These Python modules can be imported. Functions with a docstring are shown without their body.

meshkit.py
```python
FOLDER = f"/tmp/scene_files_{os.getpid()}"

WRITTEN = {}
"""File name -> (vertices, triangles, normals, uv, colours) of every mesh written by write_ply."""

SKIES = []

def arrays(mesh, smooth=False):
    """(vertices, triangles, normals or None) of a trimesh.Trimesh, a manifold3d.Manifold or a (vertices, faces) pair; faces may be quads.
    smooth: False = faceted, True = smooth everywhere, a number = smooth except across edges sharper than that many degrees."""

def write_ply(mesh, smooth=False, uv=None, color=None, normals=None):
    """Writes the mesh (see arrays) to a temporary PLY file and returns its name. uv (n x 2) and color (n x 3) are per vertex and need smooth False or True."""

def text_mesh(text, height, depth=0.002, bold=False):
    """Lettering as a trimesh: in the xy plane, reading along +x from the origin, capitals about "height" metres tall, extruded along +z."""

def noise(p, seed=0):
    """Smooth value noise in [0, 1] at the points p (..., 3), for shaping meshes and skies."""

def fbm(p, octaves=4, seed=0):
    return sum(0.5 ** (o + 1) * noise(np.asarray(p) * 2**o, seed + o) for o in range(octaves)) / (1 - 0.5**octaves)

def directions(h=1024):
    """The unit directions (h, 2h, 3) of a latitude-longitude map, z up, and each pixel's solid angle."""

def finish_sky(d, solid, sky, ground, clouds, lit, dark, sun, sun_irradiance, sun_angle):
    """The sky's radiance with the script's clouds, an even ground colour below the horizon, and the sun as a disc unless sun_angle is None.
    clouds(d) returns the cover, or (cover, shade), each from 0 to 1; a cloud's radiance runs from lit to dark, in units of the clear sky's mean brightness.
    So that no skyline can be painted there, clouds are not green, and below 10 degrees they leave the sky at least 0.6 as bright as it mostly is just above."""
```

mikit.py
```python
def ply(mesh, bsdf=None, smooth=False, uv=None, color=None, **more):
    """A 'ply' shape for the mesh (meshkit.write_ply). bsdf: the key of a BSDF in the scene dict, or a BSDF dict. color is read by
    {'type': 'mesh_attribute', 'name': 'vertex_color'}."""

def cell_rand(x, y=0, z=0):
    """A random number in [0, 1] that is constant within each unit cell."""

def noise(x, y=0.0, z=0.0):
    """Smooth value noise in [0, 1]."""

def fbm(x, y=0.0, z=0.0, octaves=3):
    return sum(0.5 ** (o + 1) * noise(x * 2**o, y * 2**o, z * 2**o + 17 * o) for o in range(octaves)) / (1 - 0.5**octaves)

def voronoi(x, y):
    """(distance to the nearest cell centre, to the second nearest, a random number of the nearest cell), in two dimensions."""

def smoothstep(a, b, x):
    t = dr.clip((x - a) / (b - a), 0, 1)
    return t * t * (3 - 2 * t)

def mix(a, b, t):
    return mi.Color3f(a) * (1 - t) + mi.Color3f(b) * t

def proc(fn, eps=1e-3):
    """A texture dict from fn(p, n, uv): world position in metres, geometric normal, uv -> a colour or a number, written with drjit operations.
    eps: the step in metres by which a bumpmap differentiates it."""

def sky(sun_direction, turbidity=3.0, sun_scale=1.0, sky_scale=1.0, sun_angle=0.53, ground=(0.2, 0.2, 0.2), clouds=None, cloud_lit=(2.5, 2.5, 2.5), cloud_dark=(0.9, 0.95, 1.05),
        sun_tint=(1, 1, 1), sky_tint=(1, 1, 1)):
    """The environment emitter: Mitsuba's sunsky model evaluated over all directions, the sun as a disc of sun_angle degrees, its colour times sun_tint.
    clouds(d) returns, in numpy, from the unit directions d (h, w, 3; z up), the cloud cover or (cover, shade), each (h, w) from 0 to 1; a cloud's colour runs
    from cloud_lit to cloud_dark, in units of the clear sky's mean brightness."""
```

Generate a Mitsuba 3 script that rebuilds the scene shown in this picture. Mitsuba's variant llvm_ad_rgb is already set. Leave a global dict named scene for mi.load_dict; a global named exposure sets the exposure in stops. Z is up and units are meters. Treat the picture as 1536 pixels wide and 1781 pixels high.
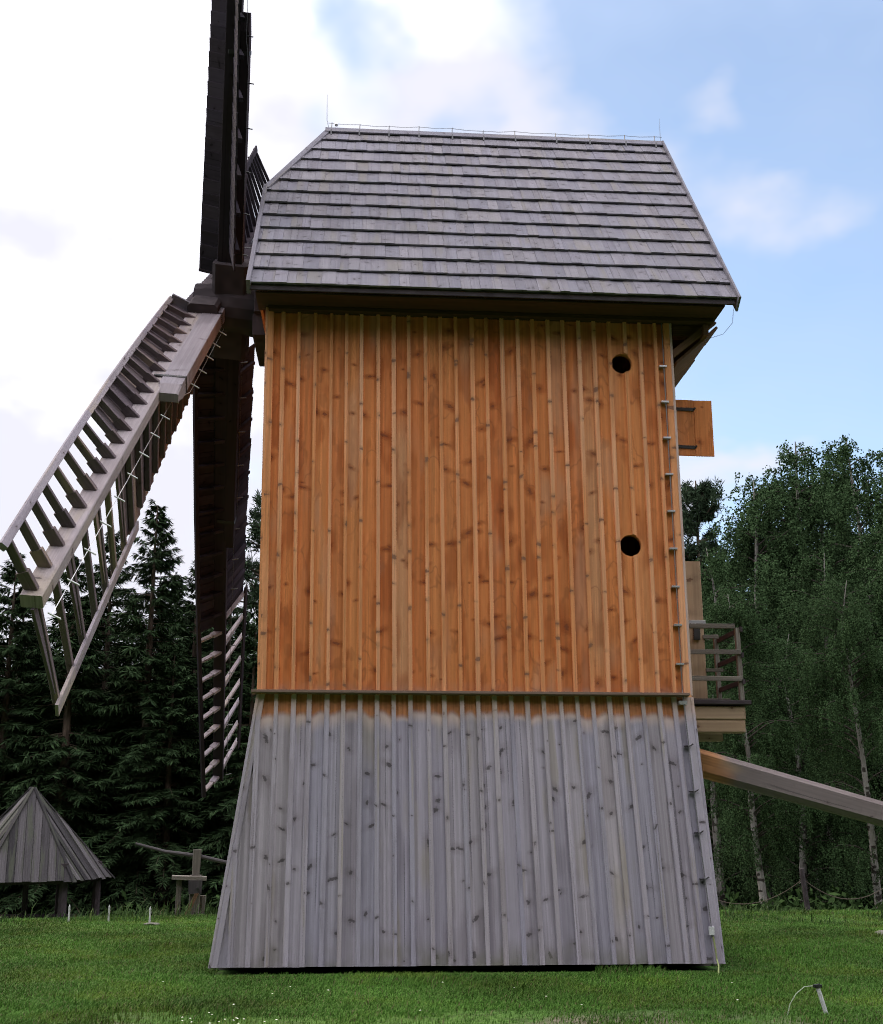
import math, random
import numpy as np, trimesh, drjit as dr, mitsuba as mi
import mikit, meshkit
from shapely.geometry import Polygon, Point, box as sbox

# ------------------------------------------------------------------ camera, sky, exposure
T = mi.ScalarTransform4f
ZL = 2.95                                    # height of the drip ledge between body and skirt
EYE = np.array([1.143, -12.686, 1.55])
YAW, PITCH = 0.0692, 0.20178
FWD = np.array([math.sin(YAW) * math.cos(PITCH), math.cos(YAW) * math.cos(PITCH), math.sin(PITCH)])
exposure = 4.05
scene, labels = {}, {}
scene['camera'] = {'type': 'perspective', 'fov': 42.46, 'fov_axis': 'x', 'near_clip': 0.05, 'far_clip': 3000.0,
                   'principal_point_offset_x': 0.0, 'principal_point_offset_y': -0.0752,
                   'to_world': T().look_at(origin=EYE.tolist(), target=(EYE + FWD).tolist(), up=[0, 0, 1])}


def sky_clouds(d):
    az = np.degrees(np.arctan2(d[..., 0], d[..., 1]))
    el = np.degrees(np.arcsin(np.clip(d[..., 2], -1, 1)))
    p = d / np.maximum(d[..., 2:3] + 0.35, 0.12)
    big = meshkit.fbm(p * 2.1 + 3.7, 5, 3)
    fine = meshkit.fbm(p * 6.5 + 9.1, 6, 8)
    wisp = meshkit.fbm(p * np.array([9.0, 9.0, 16.0]) + 1.3, 6, 15)
    az = az + 9.0 * (meshkit.fbm(p * 5.0 + 2.2, 5, 31) - 0.5) + 4.0 * (meshkit.fbm(p * 19.0 + 5.2, 4, 41) - 0.5)
    el = el + 7.0 * (meshkit.fbm(p * 5.0 + 7.9, 5, 37) - 0.5) + 3.0 * (meshkit.fbm(p * 19.0 + 1.9, 4, 43) - 0.5)
    def bump(a, e, sa, se): return np.exp(-((az - a) / sa) ** 2 - ((el - e) / se) ** 2)
    # a mostly clouded sky with one wide gap of hazy blue over the mill's tail
    gap = np.exp(-(((az - 29.5) / 25.5) ** 2) ** 2.0) * np.exp(-(((el - 24) / 34) ** 2) ** 2)
    field = 0.98 - 0.90 * gap + 0.50 * (big - 0.5) + 0.55 * (fine - 0.5) + 0.85 * (wisp - 0.5)
    field += 0.22 * bump(5, 36, 3.0, 4) + 0.26 * bump(8.5, 31.5, 3.4, 4.0) + 0.52 * bump(14.6, 29.5, 2.8, 3.0) + 0.50 * bump(19.5, 33.0, 2.8, 2.2) + 0.22 * bump(21, 29.5, 4, 2) + 0.62 * bump(18.0, 16.5, 4.5, 2.4) + 0.30 * bump(13, 15, 4, 2)
    field -= 0.50 * bump(4.5, 34.0, 2.0, 2.2) + 0.55 * bump(-0.5, 38.5, 2.4, 2.4) + 0.42 * bump(-5.0, 28.5, 2.0, 2.4) + 0.35 * bump(-3.0, 33.5, 1.4, 1.6)
    s = np.clip((field - 0.12) / 0.80, 0, 1)
    cover = np.maximum(s * s * (3 - 2 * s), 0.07 + 0.16 * wisp)
    glow = bump(-13, 24, 15, 12)
    shade = np.clip(0.95 - 0.20 * glow + 0.40 * (fine - 0.5) + 0.25 * (wisp - 0.5) + 0.16 * bump(-19, 37, 9, 9) + 0.14 * bump(-22, 17, 7, 6), 0.5, 1.06)
    seen = np.exp(-((az - 0) / 34.0) ** 4) * np.exp(-((el - 24) / 22.0) ** 4)
    shade = seen * shade + (1 - seen) * np.clip(0.15 + 1.2 * (fine - 0.5) + 0.8 * (big - 0.5), 0, 1)
    # towards the horizon an overcast dims, except on the sun's side
    away = np.clip((1 - d @ np.array([-0.555, 0.492, 0.671])) / 0.8, 0, 1)
    shade = np.clip(shade + 1.35 * away * (1 - np.clip(d[..., 2], 0, 1)) ** 1.3, 0, 1.15)
    return cover, shade


scene['sky'] = mikit.sky([-0.62, 0.55, 0.75], turbidity=3.2, sun_scale=0.06, sun_angle=22, sky_scale=0.52, ground=(0.05, 0.07, 0.035),
                         clouds=sky_clouds, cloud_lit=(5.4, 5.3, 5.4), cloud_dark=(1.30, 1.30, 1.44), sky_tint=(1.06, 0.99, 0.93), sun_tint=(1.0, 0.96, 0.92))

# ------------------------------------------------------------------ materials
noise, fbm, cell, smooth, mix = mikit.noise, mikit.fbm, mikit.cell_rand, mikit.smoothstep, mikit.mix


def bsdf(name, fn=None, rough=0.85, spec=0.25, color=None, bump=None, **more):
    base = mikit.proc(fn) if fn else ({'type': 'rgb', 'value': list(color)} if color is not None else {'type': 'mesh_attribute', 'name': 'vertex_color'})
    b = {'type': 'principled', 'base_color': base, 'roughness': rough, 'specular': spec, **more}
    if bump:
        b = {'type': 'bumpmap', 'arbitrary': mikit.proc(bump[0], 2e-3), 'scale': bump[1], 'bsdf': b}
    scene[name] = {'type': 'twosided', 'bsdf': b}


def knots(i, a, v, pitch, w, size):
    """(dark core, soft halo) of the knots of board i; a across in 0..1, v along in metres, w the width in metres"""
    core, halo = mi.Float(0), mi.Float(0)
    for k in range(2):
        s = v / pitch + cell(i, 31 + k) * 7 + 0.5 * k
        c = dr.floor(s)
        on = cell(i, c, 5 + k)
        ka, kv = 0.10 + 0.80 * cell(i, c, 11 + k), 0.2 + 0.6 * cell(i, c, 17 + k)
        r = size * (0.40 + 1.0 * cell(i, c, 23 + k))
        x, y = (a - ka) * w, (s - c - kv) * pitch
        g = 6.28 * cell(i, c, 29 + k)
        lon = 1.0 + 1.6 * cell(i, c, 37 + k)
        x, y = x * dr.cos(g) + y * dr.sin(g), (y * dr.cos(g) - x * dr.sin(g)) / lon
        dist = dr.sqrt(x * x + y * y) / r + 1.3 * (fbm(a * w * 60 + i, v * 60) - 0.5)
        q = dr.select(on > 0.56, 1.0, 0.0)
        core = dr.maximum(core, q * (1 - smooth(0.55, 1.05, dist)))
        halo = dr.maximum(halo, q * (1 - smooth(0.8, 3.6, dist)))
    return core, halo


def split(uv):
    i = dr.floor(uv.x)
    return i, (uv.x - i - 0.05) / 0.9, uv.y


def orange_wood(p, n, uv):
    i, a, v = split(uv)
    r1, r2, r3 = cell(i, 1), cell(i, 2), cell(i, 3)
    c = mix((0.56, 0.190, 0.060), (0.60, 0.240, 0.086), r1)
    c = mix(c, (0.45, 0.140, 0.047), dr.select(r2 > 0.78, 0.45, r2 * 0.22))
    c = mix(c, (0.55, 0.31, 0.17), dr.select(r3 > 0.85, 0.7, 0.0) * smooth(0.3, 0.7, noise(v * 0.5 + i, 4)))
    grain = noise(a * 16 + i * 7.3, v * 1.1) * 0.6 + noise(a * 46 + i * 3.1, v * 2.7) * 0.4
    c = c * (0.80 + 0.40 * grain)
    blot = fbm(a * 1.6 + i * 3.7, v * 1.9, 2.0)
    c = mix(c, c * mi.Color3f(0.72, 0.58, 0.50), smooth(0.50, 0.72, blot) * 0.8)
    smudge = smooth(0.66, 0.76, fbm(a * 2.2 + i * 9.1, v * 4.2, 4.0))
    c = mix(c, (0.27, 0.085, 0.030), smudge * 0.32)
    pale = fbm(a * 0.7 + i * 1.7, v * 0.9, 9.0)
    c = mix(c, (0.50, 0.31, 0.20), smooth(0.58, 0.80, pale) * 0.4)
    streak = fbm(a * 7 + i * 4.3, v * 0.22, 3.0)
    c = c * (0.80 + 0.40 * streak)
    core, halo = knots(i, a, v, 0.62, 0.15, 0.013)
    c = mix(c, c * mi.Color3f(0.58, 0.42, 0.34), halo * 0.75)
    c = mix(c, (0.12, 0.045, 0.025), core * 0.6)
    arc = dr.abs(fbm(a * 1.1 + i * 5.1, v * 2.6 + 1.2 * (a - 0.5) * (a - 0.5), 6.0) - 0.5)
    c = mix(c, (0.27, 0.09, 0.035), (1 - smooth(0.0, 0.035, arc)) * smooth(0.5, 0.68, noise(v * 1.7 + i * 2.2, 3)) * 0.42)
    base = smooth(0.16, 0.0, p.z - ZL)
    return mix(c, (0.36, 0.24, 0.19), base * 0.55 * noise(p.x * 9, p.z * 14))


def batten_wood(p, n, uv):
    i, a, v = split(uv)
    c = mix((0.60, 0.265, 0.12), (0.60, 0.32, 0.185), cell(i, 1))
    c = mix(c, (0.54, 0.22, 0.085), smooth(0.42, 0.75, noise(v * 0.8 + i * 3, 2)) * 0.85)
    c = c * (0.82 + 0.36 * noise(a * 9 + i * 7, v * 1.6))
    core, halo = knots(i, a, v, 0.75, 0.045, 0.014)
    c = mix(c, c * 0.6, halo * 0.5)
    return mix(c, (0.16, 0.08, 0.055), core * 0.8)


def silver(i, a, v, w, tone, pitch=0.72, size=0.016):
    c = mix((0.300, 0.268, 0.318), (0.365, 0.325, 0.365), cell(i, 1))
    c = mix(c, (0.345, 0.300, 0.290), cell(i, 2) * 0.55)
    c = mix(c, (0.270, 0.255, 0.315), dr.select(cell(i, 4) > 0.6, 0.45, 0.0))
    c = c * tone
    grain = noise(a * 18 + i * 7.3, v * 0.9) * 0.6 + noise(a * 60 + i * 3.1, v * 2.2) * 0.4
    c = c * (0.82 + 0.36 * grain)
    blot = fbm(a * 1.3 + i * 3.7, v * 1.3, 2.0)
    c = mix(c, c * mi.Color3f(0.72, 0.70, 0.70), smooth(0.50, 0.74, blot) * 0.7)
    c = mix(c, (0.30, 0.255, 0.20), smooth(0.60, 0.80, fbm(a * 1.1 + i * 2.3, v * 0.8, 5.0)) * 0.6)
    core, halo = knots(i, a, v, pitch, w, size)
    c = mix(c, c * mi.Color3f(0.68, 0.65, 0.63), halo * 0.55)
    c = mix(c, (0.055, 0.046, 0.048), core * 0.80)
    crack = dr.abs(a - 0.25 - 0.5 * cell(i, 8) - 0.10 * (noise(v * 1.2 + i, 1) - 0.5))
    return mix(c, (0.07, 0.06, 0.07), (1 - smooth(0.012, 0.040, crack)) * smooth(0.60, 0.78, noise(v * 0.7 + i * 5, 7)) * 0.55)


def skirt_wood(p, n, uv):
    i, a, v = split(uv)
    c = silver(i, a, v, 0.16, 0.98, 0.56, 0.017) * mi.Color3f(0.97, 1.0, 1.06) * (0.62 + 0.74 * fbm(a * 4 + i * 2.9, v * 0.30, 8.0))
    edge = ZL - 0.215 - 0.06 * cell(i, 9) + 0.06 * (noise(a * 2 + i * 3.7) - 0.5) - 0.10 * (a - 0.5) * (a - 0.5) * (cell(i, 19) * 2 - 0.6)
    t = smooth(edge - 0.035, edge + 0.055, p.z)
    o = mix((0.44, 0.19, 0.085), (0.36, 0.14, 0.06), noise(a * 6 + i * 5, v * 3))
    c = mix(c, (0.60, 0.46, 0.40), smooth(edge - 0.06 - 0.16 * cell(i, 44), edge, p.z) * (1 - t) * (0.4 + 0.4 * cell(i, 45)))
    c = mix(c, o * (0.75 + 0.5 * noise(a * 20 + i, v * 2)), t)
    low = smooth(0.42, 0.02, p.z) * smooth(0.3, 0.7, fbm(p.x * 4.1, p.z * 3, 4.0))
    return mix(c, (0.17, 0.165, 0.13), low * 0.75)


def skirt_batten(p, n, uv):
    i, a, v = split(uv)
    c = silver(i, a, v, 0.05, 1.02, 1.2, 0.012) * mi.Color3f(0.97, 1.0, 1.05)
    return mix(c, (0.50, 0.36, 0.29), smooth(ZL - 0.36, ZL - 0.10, p.z) * 0.7)


def shingle_wood(p, n, uv):
    i, a, v = split(uv)
    c = silver(i, a, v, 0.13, 0.92 + 0.22 * (cell(i, 6) - 0.5), 0.34, 0.013)
    return mix(c, mi.Color3f(0.285, 0.255, 0.30), 0.25) * mi.Color3f(0.60, 0.63, 0.65)


def sail_wood(p, n, uv):
    i, a, v = split(uv)
    return silver(i, a, v, 0.14, 0.78, 0.8, 0.013) * mi.Color3f(1.0, 0.98, 0.97)


def sail_board(p, n, uv):
    i, a, v = split(uv)
    return silver(i, a, v, 0.14, 0.36, 0.5, 0.012) * mi.Color3f(1.06, 0.93, 0.95)


def sail_wood_shaded(p, n, uv):  # silver sail wood darkened in colour to stand for shade
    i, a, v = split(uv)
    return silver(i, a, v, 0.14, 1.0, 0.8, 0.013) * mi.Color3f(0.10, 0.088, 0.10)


def sail_board_shaded(p, n, uv):  # board wood with the shade of the dark sails mixed into its colour
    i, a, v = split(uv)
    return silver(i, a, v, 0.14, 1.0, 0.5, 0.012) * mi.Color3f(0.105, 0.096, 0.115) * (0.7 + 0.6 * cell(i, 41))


def beam_wood(p, n, uv):
    i, a, v = split(uv)
    c = mix((0.33, 0.245, 0.175), (0.30, 0.21, 0.14), cell(i, 1))
    c = c * (0.78 + 0.44 * (noise(a * 14 + i * 7, v * 1.3) * 0.6 + noise(a * 50 + i, v * 3) * 0.4))
    core, halo = knots(i, a, v, 0.5, 0.2, 0.02)
    c = mix(c, c * 0.6, halo * 0.5)
    return mix(c, (0.10, 0.05, 0.03), core * 0.8)


def pole_wood(p, n, uv):
    i, a, v = split(uv)
    grey = silver(i, a, v, 0.25, 0.50, 0.7, 0.02) * mi.Color3f(1.05, 0.98, 0.90)
    o = mi.Color3f(0.42, 0.20, 0.09) * (0.75 + 0.5 * noise(a * 20 + i, v * 2))
    t = smooth(6.15, 5.78, p.x + 0.2 * (noise(p.x * 4, p.z * 9) - 0.5))
    return mix(grey, o, t)


def dark_wood(p, n, uv):
    i, a, v = split(uv)
    c = mix((0.15, 0.08, 0.045), (0.11, 0.06, 0.036), cell(i, 1))
    return c * (0.75 + 0.5 * noise(a * 14 + i * 7, v * 1.3))


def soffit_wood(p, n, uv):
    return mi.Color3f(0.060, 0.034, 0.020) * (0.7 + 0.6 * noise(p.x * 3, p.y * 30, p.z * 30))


def core_wood(p, n, uv):
    k = dr.floor((p.x + p.y) / 0.1865)
    c = mix((0.50, 0.22, 0.09), (0.42, 0.16, 0.06), cell(k, 2))
    return c * (0.75 + 0.5 * noise(p.x * 30 + p.y * 30, p.z * 1.5))


def skirt_core(p, n, uv):
    c = mix((0.29, 0.26, 0.30), (0.34, 0.31, 0.34), cell(dr.floor((p.x + p.y) / 0.1865), 2))
    return c * (0.75 + 0.5 * noise(p.x * 30 + p.y * 30, p.z * 1.5))


def sail_hub(p, n, uv):
    return mi.Color3f(0.055, 0.046, 0.052) * (0.7 + 0.6 * noise(p.x * 9, p.y * 9, p.z * 9))


def turf(p, n, uv):
    a = fbm(p.x * 0.55, p.y * 0.55, 3.0)
    c = mix((0.036, 0.080, 0.016), (0.060, 0.110, 0.026), smooth(0.35, 0.65, a))
    b = noise(p.x * 9, p.y * 9)
    c = mix(c, (0.040, 0.050, 0.022), smooth(0.55, 0.8, b) * 0.5)
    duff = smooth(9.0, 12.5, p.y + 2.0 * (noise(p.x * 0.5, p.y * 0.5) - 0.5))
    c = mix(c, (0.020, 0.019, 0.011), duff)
    bare = smooth(0.62, 0.74, fbm(p.x * 0.9 + 4, p.y * 0.9, 7.0)) * smooth(-2.6, -3.3, p.y)
    c = mix(c, (0.11, 0.095, 0.07), bare)
    return c * (0.7 + 0.6 * noise(p.x * 40, p.y * 40))


def birch_bark(p, n, uv):
    a = noise(uv.x * 5, uv.y * 9.0)
    c = mix((0.27, 0.26, 0.24), (0.15, 0.14, 0.13), noise(uv.x * 3, uv.y * 2))
    c = mix(c, (0.04, 0.035, 0.03), smooth(0.66, 0.74, a))
    return mix(c, (0.05, 0.045, 0.04), smooth(1.1, 0.2, uv.y) * noise(uv.x * 4, uv.y * 5))


def spruce_bark(p, n, uv):
    return mi.Color3f(0.085, 0.062, 0.048) * (0.5 + noise(uv.x * 9, uv.y * 6))


def rough_stone(p, n, uv):
    return mi.Color3f(0.13, 0.125, 0.11) * (0.7 + 0.6 * fbm(p.x * 14, p.y * 14, p.z * 14))


def old_plank(p, n, uv):
    i, a, v = split(uv)
    c = mix((0.020, 0.018, 0.021), (0.105, 0.096, 0.105), dr.square(cell(i, 1)))
    c = c * (0.6 + 0.8 * (noise(a * 12 + i * 7, v * 1.5) * 0.6 + noise(a * 40 + i, v * 3) * 0.4))
    return mix(c, (0.05, 0.055, 0.04), smooth(0.5, 0.75, fbm(a * 2 + i, v * 1.2, 3.0)) * 0.7)


def post_wood(p, n, uv):
    i, a, v = split(uv)
    c = mix((0.165, 0.15, 0.135), (0.12, 0.108, 0.098), cell(i, 1))
    return c * (0.65 + 0.7 * noise(a * 10 + i * 7, v * 3))


def lit(f):                                   # relief of the grain, in unit height
    return f


def grain_relief(p, n, uv):
    i, a, v = split(uv)
    return noise(a * 34 + i * 7.3, v * 1.6) + 0.6 * noise(a * 80 + i * 3, v * 3.0)


bsdf('mat_orange', orange_wood, bump=(grain_relief, 0.0022))
bsdf('mat_batten', batten_wood)
bsdf('mat_skirt', skirt_wood, bump=(grain_relief, 0.0024))
bsdf('mat_skirt_batten', skirt_batten)
bsdf('mat_shingle', shingle_wood)
bsdf('mat_sail', sail_wood)
bsdf('mat_sail_board', sail_board)
bsdf('mat_sail_shaded', sail_wood_shaded, spec=0.04)
bsdf('mat_sail_board_shaded', sail_board_shaded, spec=0.04)
bsdf('mat_beam', beam_wood)
bsdf('mat_pole', pole_wood)
bsdf('mat_dark', dark_wood)
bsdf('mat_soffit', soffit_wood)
bsdf('mat_core', core_wood)
bsdf('mat_skirt_core', skirt_core)
bsdf('mat_hub', sail_hub, 0.9, 0.05)
bsdf('mat_turf', turf, 0.95, 0.1)
bsdf('mat_birch_bark', birch_bark, 0.8)
bsdf('mat_spruce_bark', spruce_bark, 0.9)
bsdf('mat_twig', color=(0.055, 0.045, 0.04), rough=0.9)
bsdf('mat_stone', rough_stone, 0.9)
bsdf('mat_old_plank', old_plank, 0.9)
bsdf('mat_post', post_wood, 0.9)
bsdf('mat_ledge', color=(0.165, 0.115, 0.092), rough=0.9, spec=0.1)
bsdf('mat_iron', color=(0.030, 0.028, 0.030), rough=0.6)
bsdf('mat_zinc', color=(0.62, 0.62, 0.64), rough=0.35, spec=0.5, metallic=0.8)
bsdf('mat_wire', color=(0.16, 0.16, 0.17), rough=0.5, metallic=0.5)
bsdf('mat_plastic', color=(0.52, 0.53, 0.54), rough=0.45, spec=0.5)
bsdf('mat_black', color=(0.02, 0.022, 0.02), rough=0.5, spec=0.4)
bsdf('mat_earth_cable', color=(0.26, 0.30, 0.12), rough=0.5)
bsdf('mat_hose', color=(0.34, 0.40, 0.30), rough=0.6)
bsdf('mat_rope', color=(0.085, 0.07, 0.06), rough=0.95)
bsdf('mat_leaf', rough=0.9, spec=0.05)
bsdf('mat_needle', rough=0.85, spec=0.1)
bsdf('mat_grass', rough=0.7, spec=0.15)
bsdf('mat_petal', color=(0.66, 0.66, 0.56), rough=0.8)

# ------------------------------------------------------------------ helpers
IDS = [0]


def nid():
    IDS[0] += 1
    return IDS[0]


def vec(*a):
    return np.array(a, float)


def unit(v):
    v = np.asarray(v, float)
    return v / np.linalg.norm(v)


def numbered(key):
    if key not in scene and key not in labels:
        return key
    k = 1
    while f'{key}_{k:03d}' in scene or f'{key}_{k:03d}' in labels:
        k += 1
    return f'{key}_{k:03d}'


def put(key, mesh, mat, label=None, cat=None, group=None, kind=None, smooth_=False, exact=False):
    """one entry of the scene; mesh is (v, f, uv), (v, f) or a trimesh"""
    key = key if exact else numbered(key)
    uv = None
    if isinstance(mesh, tuple) and len(mesh) == 3:
        uv, mesh = mesh[2], mesh[:2]
    scene[key] = mikit.ply(mesh, mat, smooth=smooth_, uv=uv)
    say(key, label, cat, group, kind)
    return key


def say(key, label=None, cat=None, group=None, kind=None):
    d = {a: b for a, b in (('label', label), ('category', cat), ('group', group), ('kind', kind)) if b}
    if d:
        labels[key] = d
    return key


def join(parts):
    v, f, uv, at = [], [], [], 0
    for p in parts:
        v.append(p[0]); f.append(np.asarray(p[1]) + at); uv.append(p[2] if len(p) > 2 else np.zeros((len(p[0]), 2))); at += len(p[0])
    return np.vstack(v), np.vstack(f), np.vstack(uv)


def plank(A, B, w, t, w2=None, t2=None, ch=0.16, seed=None):
    """a chamfered bar from A to B; w, t half width and half thickness vectors at A (w2, t2 at B); uv = (number + across, metres along)"""
    A, B, w, t = (np.asarray(x, float) for x in (A, B, w, t))
    w2 = w if w2 is None else np.asarray(w2, float)
    t2 = t if t2 is None else np.asarray(t2, float)
    i = nid() if seed is None else seed
    c = ch * min(np.linalg.norm(w), np.linalg.norm(t))
    cw, ct = 1 - c / np.linalg.norm(w), 1 - c / np.linalg.norm(t)
    ring = [(-1, -ct), (-cw, -1), (cw, -1), (1, -ct), (1, ct), (cw, 1), (-cw, 1), (-1, ct)]
    L, v, f, uv = np.linalg.norm(B - A), [], [], []
    off = random.random() * 9
    for k in range(8):
        (a0, b0), (a1, b1) = ring[k], ring[(k + 1) % 8]
        at = len(v)
        v += [A + a0 * w + b0 * t, A + a1 * w + b1 * t, B + a1 * w2 + b1 * t2, B + a0 * w2 + b0 * t2]
        g = (lambda a, b: i + 0.5 + 0.45 * (a if abs(a0 - a1) > 0.01 else b * 0.6))
        uv += [(g(a0, b0), off), (g(a1, b1), off), (g(a1, b1), off + L), (g(a0, b0), off + L)]
        f += [(at, at + 1, at + 2), (at, at + 2, at + 3)]
    for P, ww, tt, flip in ((A, w, t, 1), (B, w2, t2, 0)):
        at = len(v)
        v += [P + a * ww + b * tt for a, b in ring]
        uv += [(i + 0.5 + 0.45 * a, off + 0.03 * b) for a, b in ring]
        f += [(at, at + k + 1, at + k) if flip else (at, at + k, at + k + 1) for k in range(1, 7)]
    return np.array(v), np.array(f), np.array(uv)


def slab(poly, O, ex, ey, t0, t1, seed=None, width=None, along='y'):
    """a shapely polygon in the plane (O, ex, ey) extruded from t0 to t1 along the plane's normal, with plank uv"""
    O, ex, ey = (np.asarray(x, float) for x in (O, ex, ey))
    n = np.cross(ex, ey)
    m = trimesh.creation.extrude_polygon(poly, 1.0, engine='earcut')
    q = np.asarray(m.vertices)[np.asarray(m.faces).ravel()]
    i = nid() if seed is None else seed
    x0, y0, x1, y1 = poly.bounds
    a, b = (q[:, 0], q[:, 1]) if along == 'y' else (q[:, 1], q[:, 0])
    lo, hi = (x0, x1) if along == 'y' else (y0, y1)
    off = random.random() * 9
    uv = np.stack([i + 0.05 + 0.9 * np.clip((a - lo) / max(hi - lo, 1e-6), 0.001, 0.999), b + off], 1)
    v = O + q[:, :1] * ex + q[:, 1:2] * ey + (t0 + (t1 - t0) * q[:, 2:3]) * n
    return v, np.arange(len(v)).reshape(-1, 3), uv


def tube(pts, r, sides=6, seed=None):
    p = np.asarray(pts, float)
    r = np.broadcast_to(np.asarray(r, float), (len(p),))
    t = np.gradient(p, axis=0); t /= np.linalg.norm(t, axis=1, keepdims=True) + 1e-12
    ref = vec(0, 0, 1) if abs(t[:, 2]).mean() < 0.8 else vec(1, 0, 0)
    a = np.cross(t, ref); a /= np.linalg.norm(a, axis=1, keepdims=True) + 1e-12
    b = np.cross(t, a)
    g = np.arange(sides + 1) * 2 * np.pi / sides
    v = p[:, None] + r[:, None, None] * (np.cos(g)[None, :, None] * a[:, None] + np.sin(g)[None, :, None] * b[:, None])
    s = np.r_[0, np.cumsum(np.linalg.norm(np.diff(p, axis=0), axis=1))]
    i = nid() if seed is None else seed
    uv = np.stack(np.broadcast_arrays((i + 0.05 + 0.9 * g / (2 * np.pi))[None, :], s[:, None]), -1).reshape(-1, 2)
    k, j = np.meshgrid(np.arange(len(p) - 1), np.arange(sides), indexing='ij')
    k, j = k.ravel(), j.ravel(); S = sides + 1
    f = np.vstack([np.stack([k * S + j, k * S + j + 1, (k + 1) * S + j + 1], 1), np.stack([k * S + j, (k + 1) * S + j + 1, (k + 1) * S + j], 1)])
    v = v.reshape(-1, 3)
    caps = []
    for e, flip in ((0, 1), (len(p) - 1, 0)):
        at = e * S
        caps += [(at, at + m + 1, at + m) if flip else (at, at + m, at + m + 1) for m in range(1, sides - 1)]
    return v, np.vstack([f, np.array(caps)]), uv


def boxm(x0, x1, y0, y1, z0, z1, ch=0.1):
    """a box with its long axis found for the grain"""
    d = vec(x1 - x0, y1 - y0, z1 - z0); k = int(np.argmax(d)); c = vec(x0 + x1, y0 + y1, z0 + z1) / 2
    ax = np.eye(3); o = [j for j in range(3) if j != k]
    if d[o[0]] < d[o[1]]: o = o[::-1]
    return plank(c - ax[k] * d[k] / 2, c + ax[k] * d[k] / 2, ax[o[0]] * d[o[0]] / 2, ax[o[1]] * d[o[1]] / 2, ch=ch)


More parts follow.
